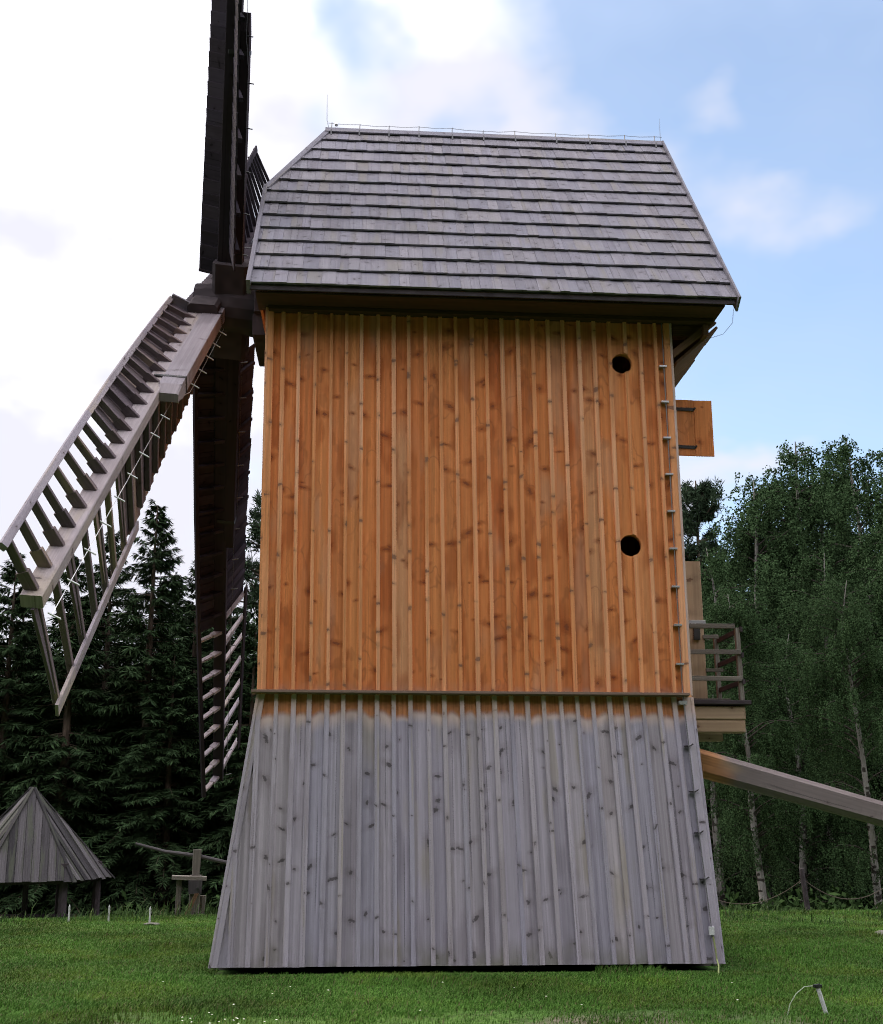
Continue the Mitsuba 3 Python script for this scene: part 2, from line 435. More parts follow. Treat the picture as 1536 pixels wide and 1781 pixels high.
def gz(x, y):
    """height of the ground: the mill stands on a low mound that falls away behind"""
    x, y = np.asarray(x, float), np.asarray(y, float)
    t = np.clip((y - 6.6 - 0.05 * (x - 2)) / 12.0, 0, 1)
    fall = -2.1 * t * t * (3 - 2 * t)
    side = -0.012 * np.clip(np.abs(x - 2.2) - 5, 0, 60)
    bump_ = 0.10 * (meshkit.fbm(np.stack([x * 0.35, y * 0.35, 0 * x + 2], -1), 3, 5) - 0.5)
    near = np.exp(-(np.clip(np.abs(x - 2.3) - 3.0, 0, 9) ** 2 + np.clip(np.abs(y - 1.5) - 2.6, 0, 9) ** 2))
    return fall + side + bump_ * (1 - near)


random.seed(5)
rng = np.random.default_rng(11)

# ------------------------------------------------------------------ the ground
xs = np.unique(np.concatenate([np.linspace(-400, -30, 16), np.arange(-30, 34, 0.35), np.linspace(34, 400, 16)]))
ys = np.unique(np.concatenate([np.linspace(-300, -14, 14), np.arange(-14, 22, 0.3), np.arange(22, 70, 2.0), np.linspace(70, 600, 16)]))
X, Y = np.meshgrid(xs, ys)
Zg = gz(X, Y)
gi = np.arange(X.size).reshape(X.shape)
gf = np.vstack([np.stack([gi[:-1, :-1].ravel(), gi[:-1, 1:].ravel(), gi[1:, 1:].ravel()], 1), np.stack([gi[:-1, :-1].ravel(), gi[1:, 1:].ravel(), gi[1:, :-1].ravel()], 1)])
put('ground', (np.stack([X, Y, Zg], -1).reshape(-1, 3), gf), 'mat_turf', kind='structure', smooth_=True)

# ------------------------------------------------------------------ the windmill: body
M = 'windmill'
W, DEP = 4.850, 4.744                        # length of the body and its depth
RY, RZ = 2.372, ZL + 8.50                   # ridge
EY, EZ, XL, XR = -0.50, ZL + 4.627, -0.217, W + 0.63
H1 = 5.05                                    # height of the boarding above the ledge
say(M, 'tall wooden post mill with orange boarded body, grey shingled roof, flared skirt and lattice sails', 'windmill')


def lean(x, z):                              # the old body leans a little to the left as it rises
    t = z / 4.31
    return x * (1 + (-0.0631 + 0.0375) / W * t) - 0.0375 * t


NB = 26
PIT = W / NB
holes = [(4.195, 3.997, 0.125), (4.228, 1.747, 0.128)]


def wall_poly(x0, x1, z0, z1):
    return Polygon([(lean(x0, z0), z0), (lean(x1, z0), z0), (lean(x1, z1), z1), (lean(x0, z1), z1)])


def pierced(p, grow=0.0):
    for hx, hz, hr in holes:
        p = p.difference(Point(hx, hz).buffer(hr + grow, 10))
    return p


O0, EX, EZV = vec(0, 0, ZL), vec(1, 0, 0), vec(0, 0, 1)
core = [slab(pierced(wall_poly(0.03, W - 0.03, -0.1, H1)), vec(0, 0.055, ZL), EX, EZV, 0, 0.03)]
core += [boxm(0.0, 0.06, 0.06, DEP, ZL - 0.1, ZL + 5.0), boxm(W - 0.10, W - 0.04, 0.06, DEP, ZL - 0.1, ZL + 5.2), boxm(0.06, W - 0.1, DEP - 0.06, DEP, ZL - 0.1, ZL + 5.2),
         boxm(0.06, W - 0.1, 0.09, DEP - 0.06, ZL - 0.1, ZL - 0.02)]
put(f'{M}__wall', join(core), 'mat_core')
for k in range(NB):
    jx, jy = random.uniform(-.004, .004), random.uniform(0, 0.006)
    p = pierced(wall_poly(k * PIT + 0.006, (k + 1) * PIT - 0.004, -0.02, H1 - 0.06))
    for g in getattr(p, 'geoms', [p]):
        put(f'{M}__wall__board', slab(g, vec(jx, -jy + 0.02, ZL), EX, EZV, 0, 0.028), 'mat_orange')
for k in range(NB + 1):
    x = min(max(k * PIT, 0.03), W - 0.035)
    w = 0.021 + random.uniform(-.003, .004) + (0.022 if k in (0, NB) else 0)
    x += random.uniform(-.008, .008)
    p = pierced(wall_poly(x - w, x + w, -0.02 + 0.0, H1 - 0.06))
    for g in getattr(p, 'geoms', [p]):
        put(f'{M}__wall__batten', slab(g, vec(0, -0.009 + random.uniform(-.003, .003), ZL), EX, EZV, 0, 0.044), 'mat_batten')
# corner boards of the two ends, and the boarding of the right end as far as the overhang
put(f'{M}__wall__corner_board', plank((lean(W, 0) + 0.012, 0.0, ZL), (lean(W, 4.95) + 0.012, 0.0, ZL + 4.95), (0.014, 0, 0), (0, 0.055, 0)), 'mat_skirt_batten')
put(f'{M}__wall__corner_board', plank((lean(0, 0) - 0.012, 0.0, ZL), (lean(0, 4.95) - 0.012, 0.0, ZL + 4.95), (0.014, 0, 0), (0, 0.055, 0)), 'mat_batten')
side = []
for k in range(24):
    y = 0.07 + k * 0.195
    side.append(plank((lean(W, 0) - 0.02, y + 0.09, ZL), (lean(W, 4.9) - 0.02, y + 0.09, ZL + 4.9), (0, 0.094, 0), (0.016, 0, 0)))
    top = 6.7 if abs(y - RY) < 1.25 else 6.7 - (abs(y - RY) - 1.25) * 1.4
    side.append(plank((lean(0, 0) - 0.02, y + 0.09, ZL), (lean(0, 4.9) - 0.02, y + 0.09, ZL + min(6.5, 4.627 + (min(y, DEP - y - 0.19) + 0.50) * 1.3486 - 0.2)), (0, 0.094, 0), (0.016, 0, 0)))
put(f'{M}__wall__end_boarding', join(side), 'mat_orange', kind='stuff')
# drip ledge
put(f'{M}__ledge', plank((-0.08, -0.060, ZL + 0.0), (W - 0.035, -0.060, ZL + 0.0), (0, 0.080, -0.006), (0, 0.001, 0.015)), 'mat_ledge')

# ------------------------------------------------------------------ skirt
SZ, SB = 2.876, 0.312                        # drop and flare of the skirt
AL, AR = 0.377, 0.135


def fan(x):
    return AR * max((x - 0.8) / (W - 0.8), 0.0) ** 0.85


def skirt_pt(x, s, off=0.0):                 # point on the front of the skirt: x at the top, s 0..1 down
    nrm = unit((0, -SZ, SB))
    return vec(x + fan(x) * s, -0.012 - (SB - 0.012) * s, ZL - 0.006 - (SZ - 0.006) * s) + off * nrm


sk = unit((0, -SZ, SB))
D1 = DEP + SB
L0, L1 = [vec(0.02, 0.05, ZL - 0.05), vec(0.02, DEP, ZL - 0.05), vec(W - 0.03, DEP, ZL - 0.05), vec(W - 0.03, 0.05, ZL - 0.05)], \
         [vec(-AL + 0.03, -SB + 0.06, 0.09), vec(-AL + 0.03, D1, 0.09), vec(W + AR - 0.03, D1, 0.09), vec(W + AR - 0.03, -SB + 0.06, 0.09)]
sv, sf = [], []
for k in range(4):
    a, b, c, d = L0[k], L0[(k + 1) % 4], L1[(k + 1) % 4], L1[k]
    at = len(sv); sv += [a, b, c, d]; sf += [(at, at + 1, at + 2), (at, at + 2, at + 3)]
put(f'{M}__skirt', (np.array(sv), np.array(sf)), 'mat_skirt_core')
NBL = 2                                      # boards cut by the slanting left edge
for k in range(-NBL - 1, NB):
    x0, x1 = k * PIT, (k + 1) * PIT
    s0 = [max(0.0, -x / AL) if x < 0 else 0.0 for x in (x0, x1)]
    if s0[1] >= 1:
        continue
    x0c = max(x0, -AL); s0[0] = min(s0[0], 1.0)
    o = random.uniform(0, 0.006)
    q = [skirt_pt(x0c, s0[0] if x0 > -AL else 1, o), skirt_pt(x1, s0[1], o), skirt_pt(x1, 1 + random.uniform(-.002, .002), o), skirt_pt(x0c, 1, o)]
    seed, off = nid(), random.random() * 9
    v, f, uv = [], [], []
    b = [p - sk * 0.03 for p in q]
    for quad in ((q[0], q[3], q[2], q[1]), (b[0], b[1], b[2], b[3]), (q[0], b[0], b[3], q[3]), (q[1], q[2], b[2], b[1]), (q[2], q[3], b[3], b[2]), (q[0], q[1], b[1], b[0])):
        at = len(v); v += list(quad); f += [(at, at + 1, at + 2), (at, at + 2, at + 3)]
        for P in quad:
            a = np.clip((P[0] - fan(x1) * (ZL - P[2]) / SZ - x0) / PIT, 0.01, 0.99)
            uv.append((seed + 0.05 + 0.9 * a, P[2] + off))
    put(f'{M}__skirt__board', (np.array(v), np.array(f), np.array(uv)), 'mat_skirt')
for k in range(-NBL, NB + 1):
    x = k * PIT + random.uniform(-.008, .008)
    w = 0.024 + random.uniform(-.002, .004)
    s0 = max(0.0, (-x + w) / AL) if x < 0.02 else 0.0
    if k == NB: x = W - 0.045; w = 0.045
    if s0 > 0.95: continue
    A, B = skirt_pt(x, s0 + 0.004, 0.014), skirt_pt(x, 1.0, 0.014)
    put(f'{M}__skirt__batten', plank(A + sk * 0.004, B + sk * 0.004, (w, 0, 0), sk * 0.017), 'mat_skirt_batten')
A, B = skirt_pt(0, 0, 0.016), vec(-AL, -SB, ZL - SZ) + sk * 0.016
put(f'{M}__skirt__batten', plank(A + vec(0.03, 0, 0), B + vec(0.03, 0, 0), (0.035, 0, 0), sk * 0.013), 'mat_skirt_batten')
put(f'{M}__skirt__corner_board', plank((W + 0.012, -0.0, ZL - 0.02), (W + AR + 0.012, -SB + 0.03, ZL - SZ), (0.016, 0, 0), (0, 0.06, 0)), 'mat_skirt_batten')
put(f'{M}__skirt__corner_board', plank((-0.012, 0.0, ZL - 0.02), (-AL - 0.012, -SB + 0.03, ZL - SZ), (0.016, 0, 0), (0, 0.06, 0)), 'mat_skirt_batten')
for k, (x, y) in enumerate(((-0.1, 0.1), (W / 2, 0.0), (W - 0.1, 0.1), (W / 2, RY))):
    put(f'{M}__foundation_stone', boxm(x - 0.35, x + 0.35, y, y + 0.5, -0.15, 0.075), 'mat_stone')

# ------------------------------------------------------------------ roof
up_s = unit((0, RY - EY, RZ - EZ)); rn = unit(np.cross(vec(1, 0, 0), up_s))
SL = math.hypot(RY - EY, RZ - EZ)
BK = 0.5527
brk = BK * SL
XH = 0.53                                    # where the hip meets the ridge
front = Polygon([(XL, 0), (XR, 0), (XR, SL), (XH, SL), (XL, brk)])
RO = vec(0, EY, EZ)
put(f'{M}__roof', join([slab(front.buffer(-0.02), RO, vec(1, 0, 0), up_s, -0.06, -0.012),
                        slab(Polygon([(-x, y) for x, y in front.exterior.coords]), vec(0, 2 * RY - EY, EZ), vec(-1, 0, 0), vec(0, -up_s[1], up_s[2]), -0.06, 0.03)]), 'mat_shingle')
NR = 13
EXP = SL / NR
cells = []
for r in range(NR):
    x = XL - 0.3 - random.random() * 0.1
    s0 = r * EXP
    while x < XR:
        wd = random.choice((0.11, 0.13, 0.15, 0.16, 0.18)) * random.uniform(0.9, 1.1)
        cells.append((r, x, min(x + wd, XR)))
        x += wd
rest, count = [], 0
for r, xa, xb in cells:
    s0 = r * EXP + random.uniform(-.007, .005)
    s1 = min(s0 + EXP * 1.3, SL - 0.002)
    p = sbox(xa + 0.0015, s0, xb - 0.0015, s1).intersection(front)
    if p.is_empty or p.area < 0.004 or p.geom_type != 'Polygon': continue
    v, f, uv = slab(p, RO, vec(1, 0, 0), up_s, 0, 1)
    t = ((v - RO) @ rn)[:, None]; base = v - t * rn; s = ((base - RO) @ up_s)[:, None]
    lift = 0.043 + random.uniform(-.003, .005)
    top = lift - (s - s0) * (0.033 / EXP)
    v = base + rn * (top - np.clip(0.021 - (s - s0) * 0.04, 0.006, 1) * (1 - t))
    m = (v, f, uv)
    if count < 300:
        put(f'{M}__roof__shingle', m, 'mat_shingle'); count += 1
    else:
        rest.append(m)
put(f'{M}__roof__upper_shingles', join(rest), 'mat_shingle', kind='stuff')
# the half hip at the sail end, built as a shingled slope
hp = [vec(XL, EY + (RY - EY) * BK, EZ + (RZ - EZ) * BK), vec(XL, 2 * RY - EY - (RY - EY) * BK, EZ + (RZ - EZ) * BK), vec(XH, RY, RZ)]
hn = unit(np.cross(hp[1] - hp[0], hp[2] - hp[0])); hn = hn if hn[0] < 0 else -hn
hv, hf, huv = [], [], []
for r in range(6):
    a, b = r / 6, min((r + 1.15) / 6, 1)
    lo = [hp[0] + (hp[2] - hp[0]) * a, hp[1] + (hp[2] - hp[1]) * a]; hi = [hp[0] + (hp[2] - hp[0]) * b, hp[1] + (hp[2] - hp[1]) * b]
    q = [lo[0] + hn * 0.05, lo[1] + hn * 0.05, hi[1] + hn * 0.01, hi[0] + hn * 0.01, lo[0] + hn * 0.02, lo[1] + hn * 0.02]
    at = len(hv); hv += q; hf += [(at, at + 1, at + 2), (at, at + 2, at + 3), (at, at + 4, at + 5), (at, at + 5, at + 1)]
    i = nid(); huv += [(i + .1, 0), (i + .9, 0), (i + .9, .4), (i + .1, .4), (i + .1, 0), (i + .9, 0)]
put(f'{M}__roof__half_hip', (np.array(hv), np.array(hf), np.array(huv)), 'mat_shingle')
# gable boarding of the right end under the roof, soffits, wall plate, verge boards, ridge
gab = Polygon([(EY + 0.12, EZ - 0.02), (2 * RY - EY - 0.12, EZ - 0.02), (RY, RZ - 0.12)])
put(f'{M}__roof__gable', slab(gab, vec(W + 0.50, 0, 0), vec(0, 1, 0), vec(0, 0, 1), 0, 0.03), 'mat_core')
lowz = EZ + (RZ - EZ) * BK
gab = Polygon([(EY + 0.12, EZ - 0.02), (2 * RY - EY - 0.12, EZ - 0.02), (2 * RY - hp[0][1], lowz - 0.08), (hp[0][1], lowz - 0.08)])
put(f'{M}__roof__gable', slab(gab, vec(XL + 0.07, 0, 0), vec(0, 1, 0), vec(0, 0, 1), 0, 0.03), 'mat_core')
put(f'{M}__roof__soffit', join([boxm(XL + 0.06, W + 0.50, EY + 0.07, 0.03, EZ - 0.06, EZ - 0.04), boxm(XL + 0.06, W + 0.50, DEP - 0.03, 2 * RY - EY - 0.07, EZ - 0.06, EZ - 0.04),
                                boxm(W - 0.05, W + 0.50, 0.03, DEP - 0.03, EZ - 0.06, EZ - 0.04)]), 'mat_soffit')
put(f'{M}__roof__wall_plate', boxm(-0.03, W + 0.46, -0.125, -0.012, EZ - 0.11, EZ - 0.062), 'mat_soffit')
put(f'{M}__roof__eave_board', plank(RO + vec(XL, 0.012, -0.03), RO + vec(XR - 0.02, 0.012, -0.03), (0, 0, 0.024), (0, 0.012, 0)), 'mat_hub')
put(f'{M}__roof__verge_board', plank(RO + vec(XR + 0.012, 0, 0) - up_s * 0.06 - rn * 0.02, RO + vec(XR + 0.012, 0, 0) + up_s * (SL + 0.01) - rn * 0.02, rn * 0.095, (0.013, 0, 0)), 'mat_shingle')
put(f'{M}__roof__verge_board', plank(RO + vec(XL - 0.012, 0, 0) - up_s * 0.03 - rn * 0.01, RO + vec(XL - 0.012, 0, 0) + up_s * (brk + 0.02) - rn * 0.01, rn * 0.085, (0.024, 0, 0)), 'mat_shingle')
hd = unit(hp[2] - hp[0])
put(f'{M}__roof__hip_board', plank(hp[0] + rn * 0.04 - hd * 0.02, hp[2] + rn * 0.03, np.cross(rn, hd) * 0.04, rn * 0.014), 'mat_shingle')
back = vec(0, -up_s[1], up_s[2])
put(f'{M}__roof__verge_board', plank(vec(XR + 0.012, 2 * RY - EY, EZ) , vec(XR + 0.012, RY, RZ), (0, 0.08, 0.055), (0.013, 0, 0)), 'mat_shingle')
put(f'{M}__roof__ridge_board', plank((XH - 0.05, RY - 0.05, RZ + 0.005), (XR + 0.02, RY - 0.05, RZ + 0.005), up_s * 0.07, rn * 0.012), 'mat_shingle')
put(f'{M}__roof__ridge_board', plank((XH - 0.05, RY + 0.07, RZ + 0.0), (XR + 0.02, RY + 0.07, RZ + 0.0), back * 0.10, vec(0, up_s[2], up_s[1]) * 0.012), 'mat_shingle')
# boarded overhang of the right end: a sloping apron with toothed board ends
za, zb = ZL + 4.10, EZ - 0.03
put(f'{M}__overhang', plank((W - 0.045, 0.0, za + 0.02), (W + 0.50, 0.0, zb - 0.02), (0, 0.035, 0), unit((0.64, 0, -0.54)) * 0.04), 'mat_dark')
for k in range(9):
    y = 0.05 + k * 0.525
    e = random.uniform(-0.05, 0.07)
    d_ = unit((0.545, 0, zb - za)); n_ = vec(d_[2], 0, -d_[0])
    put(f'{M}__overhang__board', plank(vec(W + 0.0, y + 0.26, za) + n_ * 0.055, vec(W + 0.0, y + 0.26, za) + d_ * (0.72 + e) + n_ * 0.055, (0, 0.255, 0), n_ * 0.016), 'mat_dark')
put(f'{M}__overhang__bracket', boxm(W + 0.02, W + 0.47, 0.10, 0.22, zb - 0.17, zb - 0.03), 'mat_dark')
put(f'{M}__overhang__bracket', boxm(W + 0.34, W + 0.40, -0.10, 0.10, zb - 0.24, zb - 0.10), 'mat_dark')

# ------------------------------------------------------------------ lightning conductor on the ridge and the right corner
LC = f'{M}__lightning_conductor'
rods = [0.57, 0.98, 1.41, 1.85, 2.34, 2.80, 3.27, 3.88, 4.38, 4.92, 5.37]
wire = []
for k, x in enumerate(rods):
    h = random.uniform(0.085, 0.115)
    put(f'{LC}__ridge_clip', join([tube([(x, RY - 0.10, RZ - 0.06), (x, RY - 0.03, RZ + 0.03), (x + 0.005, RY - 0.02, RZ + 0.03 + h)], 0.007, 5), boxm(x - 0.010, x + 0.010, RY - 0.125, RY - 0.105, RZ - 0.11, RZ - 0.03)]), 'mat_wire')
    wire.append(vec(x, RY - 0.02, RZ + 0.02 + h))
wp = [wire[0] - vec(0.05, 0, 0)]
for a, b in zip(wire[:-1], wire[1:]):
    wp += [a, (a + b) / 2 - vec(0, 0, 0.012)]
wp += [wire[-1], wire[-1] + vec(0.12, 0, 0.0)]
put(LC, tube(wp, 0.004, 4), 'mat_wire')
put(f'{LC}__rod', tube([(0.53, RY, RZ + 0.06), (0.50, RY, RZ + 0.2), (0.495, RY, RZ + 0.62)], (0.004, 0.004, 0.002), 4), 'mat_wire')
put(f'{LC}__rod', tube([(5.47, RY, RZ), (5.47, RY, RZ + 0.45)], (0.004, 0.002), 4), 'mat_wire')
ball = trimesh.creation.icosphere(2, 0.028); ball.apply_translation((0.64, RY - 0.02, RZ + 0.115))
put(f'{LC}__clamp', ball, 'mat_zinc', smooth_=True)
zs = [3.96 - 0.4505 * k for k in range(9)]
cw = [vec(lean(W, z) - 0.095, -0.055, ZL + z) for z in [4.6] + zs + [0.05]]
put(f'{LC}__down_wire', tube(cw + [skirt_pt(W - 0.10, 0.0, 0.08), skirt_pt(W - 0.10, 0.5, 0.06), skirt_pt(W - 0.085, 0.885, 0.06)], 0.006, 5), 'mat_wire')
put(f'{LC}__eave_wire', tube([(W + 0.62, EY + 0.1, EZ - 0.06), (W + 0.60, EY + 0.1, EZ - 0.24), (W + 0.50, EY + 0.16, EZ - 0.36), (W + 0.3, EY + 0.25, EZ - 0.40)], 0.003, 4), 'mat_wire')
for z in zs:
    x = lean(W, z) - 0.095
    put(f'{LC}__clamp', boxm(x - 0.055, x + 0.035, -0.068, -0.008, ZL + z - 0.011, ZL + z + 0.011), 'mat_zinc')
c0 = skirt_pt(W - 0.10, 0.03, 0.03)
put(f'{LC}__clamp', boxm(c0[0] - 0.055, c0[0] + 0.035, c0[1] - 0.06, c0[1] + 0.03, c0[2] - 0.02, c0[2] + 0.02), 'mat_zinc')
for s in (0.20, 0.375, 0.53, 0.70):
    c = skirt_pt(W - 0.105, s, 0.035)
    put(f'{LC}__clamp', join([boxm(c[0] - 0.035, c[0] + 0.025, c[1] - 0.02, c[1] + 0.02, c[2] - 0.008, c[2] + 0.008), tube([c + vec(0.02, -.02, 0), c + vec(0.06, -.02, 0.025)], 0.007, 4)]), 'mat_iron')
c = skirt_pt(W - 0.085, 0.885, 0.05)
put(f'{LC}__junction_box', boxm(c[0] - 0.026, c[0] + 0.026, c[1] - 0.02, c[1] + 0.02, c[2] - 0.042, c[2] + 0.042), 'mat_plastic', 'small white junction box low on the right corner of the skirt')
e0 = skirt_pt(W - 0.075, 0.905, 0.05); e1 = skirt_pt(W - 0.065, 0.985, 0.05)
put(f'{LC}__earth_cable', tube([e0, skirt_pt(W - 0.066, 0.95, 0.05), e1, e1 + vec(-0.02, -0.12, -0.05), vec(e1[0] - 0.10, -0.70, -0.03)], 0.008, 6), 'mat_earth_cable', 'yellow-green earthing cable running into the grass')

# ------------------------------------------------------------------ shutter, porch and door of the right end, tail pole
SH = f'{M}__shutter'
put(SH, plank((W + 0.0, 1.0, ZL + 3.57), (W + 0.745, 1.0, ZL + 3.55), (0, 0, 0.03), (0, 0.016, 0)), 'mat_core')
for k in range(3):
    x = W + 0.02 + k * 0.243
    put(f'{SH}__board', plank((x + 0.118, 0.985, ZL + 3.945 - 0.004 * k), (x + 0.124, 0.985, ZL + 3.195 - 0.004 * k), (0.119, 0, 0), (0, 0.012, 0)), 'mat_orange')
for z in (3.82, 3.31):
    put(f'{SH}__hinge', join([plank((W, 0.965, ZL + z), (W + 0.50, 0.965, ZL + z - 0.012), (0, 0, 0.022), (0, 0.005, 0)), tube([(W + 0.5, 0.965, ZL + z - 0.012), (W + 0.52, 0.965, ZL + z + 0.012)], 0.014, 5)]), 'mat_iron')
PO = f'{M}__porch'
px0, px1, py0, py1, pz, ph = W, W + 0.965, 1.05, 1.985, ZL + 0.055, 0.965
put(f'{PO}__floor', join([plank((px0, py0 - 0.08 + 0.18 * k + 0.09, pz - 0.02), (px1 + 0.09, py0 - 0.08 + 0.18 * k + 0.09, pz - 0.02), (0, 0.087, 0), (0, 0, 0.025)) for k in range(7)]), 'mat_hub')
put(f'{PO}__beam', plank((px0 - 0.5, py0 + 0.06, ZL - 0.093), (px1 + 0.025, py0 + 0.06, ZL - 0.093), (0, 0, 0.083), (0, 0.09, 0)), 'mat_beam')
put(f'{PO}__beam', plank((px0 - 0.5, py0 + 0.07, ZL - 0.255), (px1 + 0.02, py0 + 0.07, ZL - 0.255), (0, 0, 0.078), (0, 0.09, 0)), 'mat_beam')
put(f'{PO}__beam', plank((px0 - 0.5, py0 + 0.35, ZL - 0.375), (px0 + 0.79, py0 + 0.35, ZL - 0.375), (0, 0, 0.04), (0, 0.08, 0)), 'mat_beam')
put(f'{PO}__beam', plank((px0 - 0.5, py1 + 0.0, ZL - 0.16), (px1, py1 + 0.0, ZL - 0.16), (0, 0, 0.14), (0, 0.09, 0)), 'mat_beam')
for x, y in ((px1 - 0.02, py0), (px1 + 0.0, py1)):
    put(f'{PO}__post', plank((x + 0.02, y, pz), (x, y, pz + ph - (0.05 if y == py0 else -0.02)), (0.028, 0, 0), (0, 0.028, 0)), 'mat_post')
for h in (ph - 0.035, 0.605, 0.275):
    put(f'{PO}__rail', plank((px0 - 0.02, py0 - 0.04, pz + h), (px1 - (0.06 if h > 0.8 else 0.0), py0 - 0.04, pz + h), (0, 0, 0.029), (0, 0.018, 0)), 'mat_post')
    put(f'{PO}__rail', plank((px1 + 0.022, py0 - 0.05, pz + h - 0.035), (px1 + 0.022, py1 + 0.04, pz + h - 0.035), (0, 0, 0.03), (0.016, 0, 0)), 'mat_hub')
DO = f'{M}__door'
put(DO, plank((W + 0.42, 1.24, ZL + 0.10), (W + 0.40, 1.24, ZL + 1.86), (0.17, 0, 0), (0, 0.022, 0), ch=0.3), 'mat_beam', 'pale plank door standing open over the porch')
put(f'{DO}__plank', plank((W + 0.10, 1.245, ZL + 0.10), (W + 0.10, 1.245, ZL + 1.84), (0.14, 0, 0), (0, 0.022, 0), ch=0.3), 'mat_beam')
put(f'{DO}__hinge', join([plank((W + 0.25, 1.205, ZL + 1.05), (W + 0.60, 1.205, ZL + 1.05), (0, 0, 0.04), (0, 0.008, 0))]), 'mat_zinc')
put(f'{DO}__latch', join([boxm(W + 0.56, W + 0.76, 1.2, 1.24, ZL + 0.86, ZL + 0.905), boxm(W + 0.58, W + 0.80, 1.2, 1.24, ZL + 0.44, ZL + 0.48)]), 'mat_post')
put(f'{DO}__lock', boxm(W + 0.44, W + 0.52, 1.19, 1.215, ZL + 0.84, ZL + 1.0), 'mat_iron')
put(f'{DO}__sill', boxm(W + 0.02, W + 0.86, 1.16, 1.32, ZL + 0.06, ZL + 0.10), 'mat_post')
tA, tB = vec(4.4, RY, ZL - 0.30), vec(13.2, RY, ZL - 0.30 - 8.8 * 0.2716)
tn = unit((0.2716, 0, 1.0))
put(f'{M}__tail_pole', plank(tA, tB, tn * 0.185, (0, 0.17, 0), tn * 0.115, (0, 0.11, 0), ch=0.42), 'mat_pole', 'long squared tail pole sloping down to the right')

# ------------------------------------------------------------------ sails
SA = dict(Hx=-1.074, Hy=2.368, Hz=ZL + 5.698, a=0.7098, L=8.389, bl=0.487, wl=(1.216, 0.378), bt=0.995, wt=((-0.235, -0.170), (0.144, -0.082)), tau=(0.0944, 0.0567), off=(-0.294, 0.0))


def frame(k):
    th, t = SA['a'] + k * math.pi / 2, SA['tau'][k % 2]
    ct, st = math.cos(t), math.sin(t)
    U, V, n = vec(st, 0, ct), vec(0, -1, 0), vec(-ct, 0, st)
    d, e = math.cos(th) * U + math.sin(th) * V, -math.sin(th) * U + math.cos(th) * V
    return vec(SA['Hx'], SA['Hy'], SA['Hz']) + n * SA['off'][k % 2], d, e, n


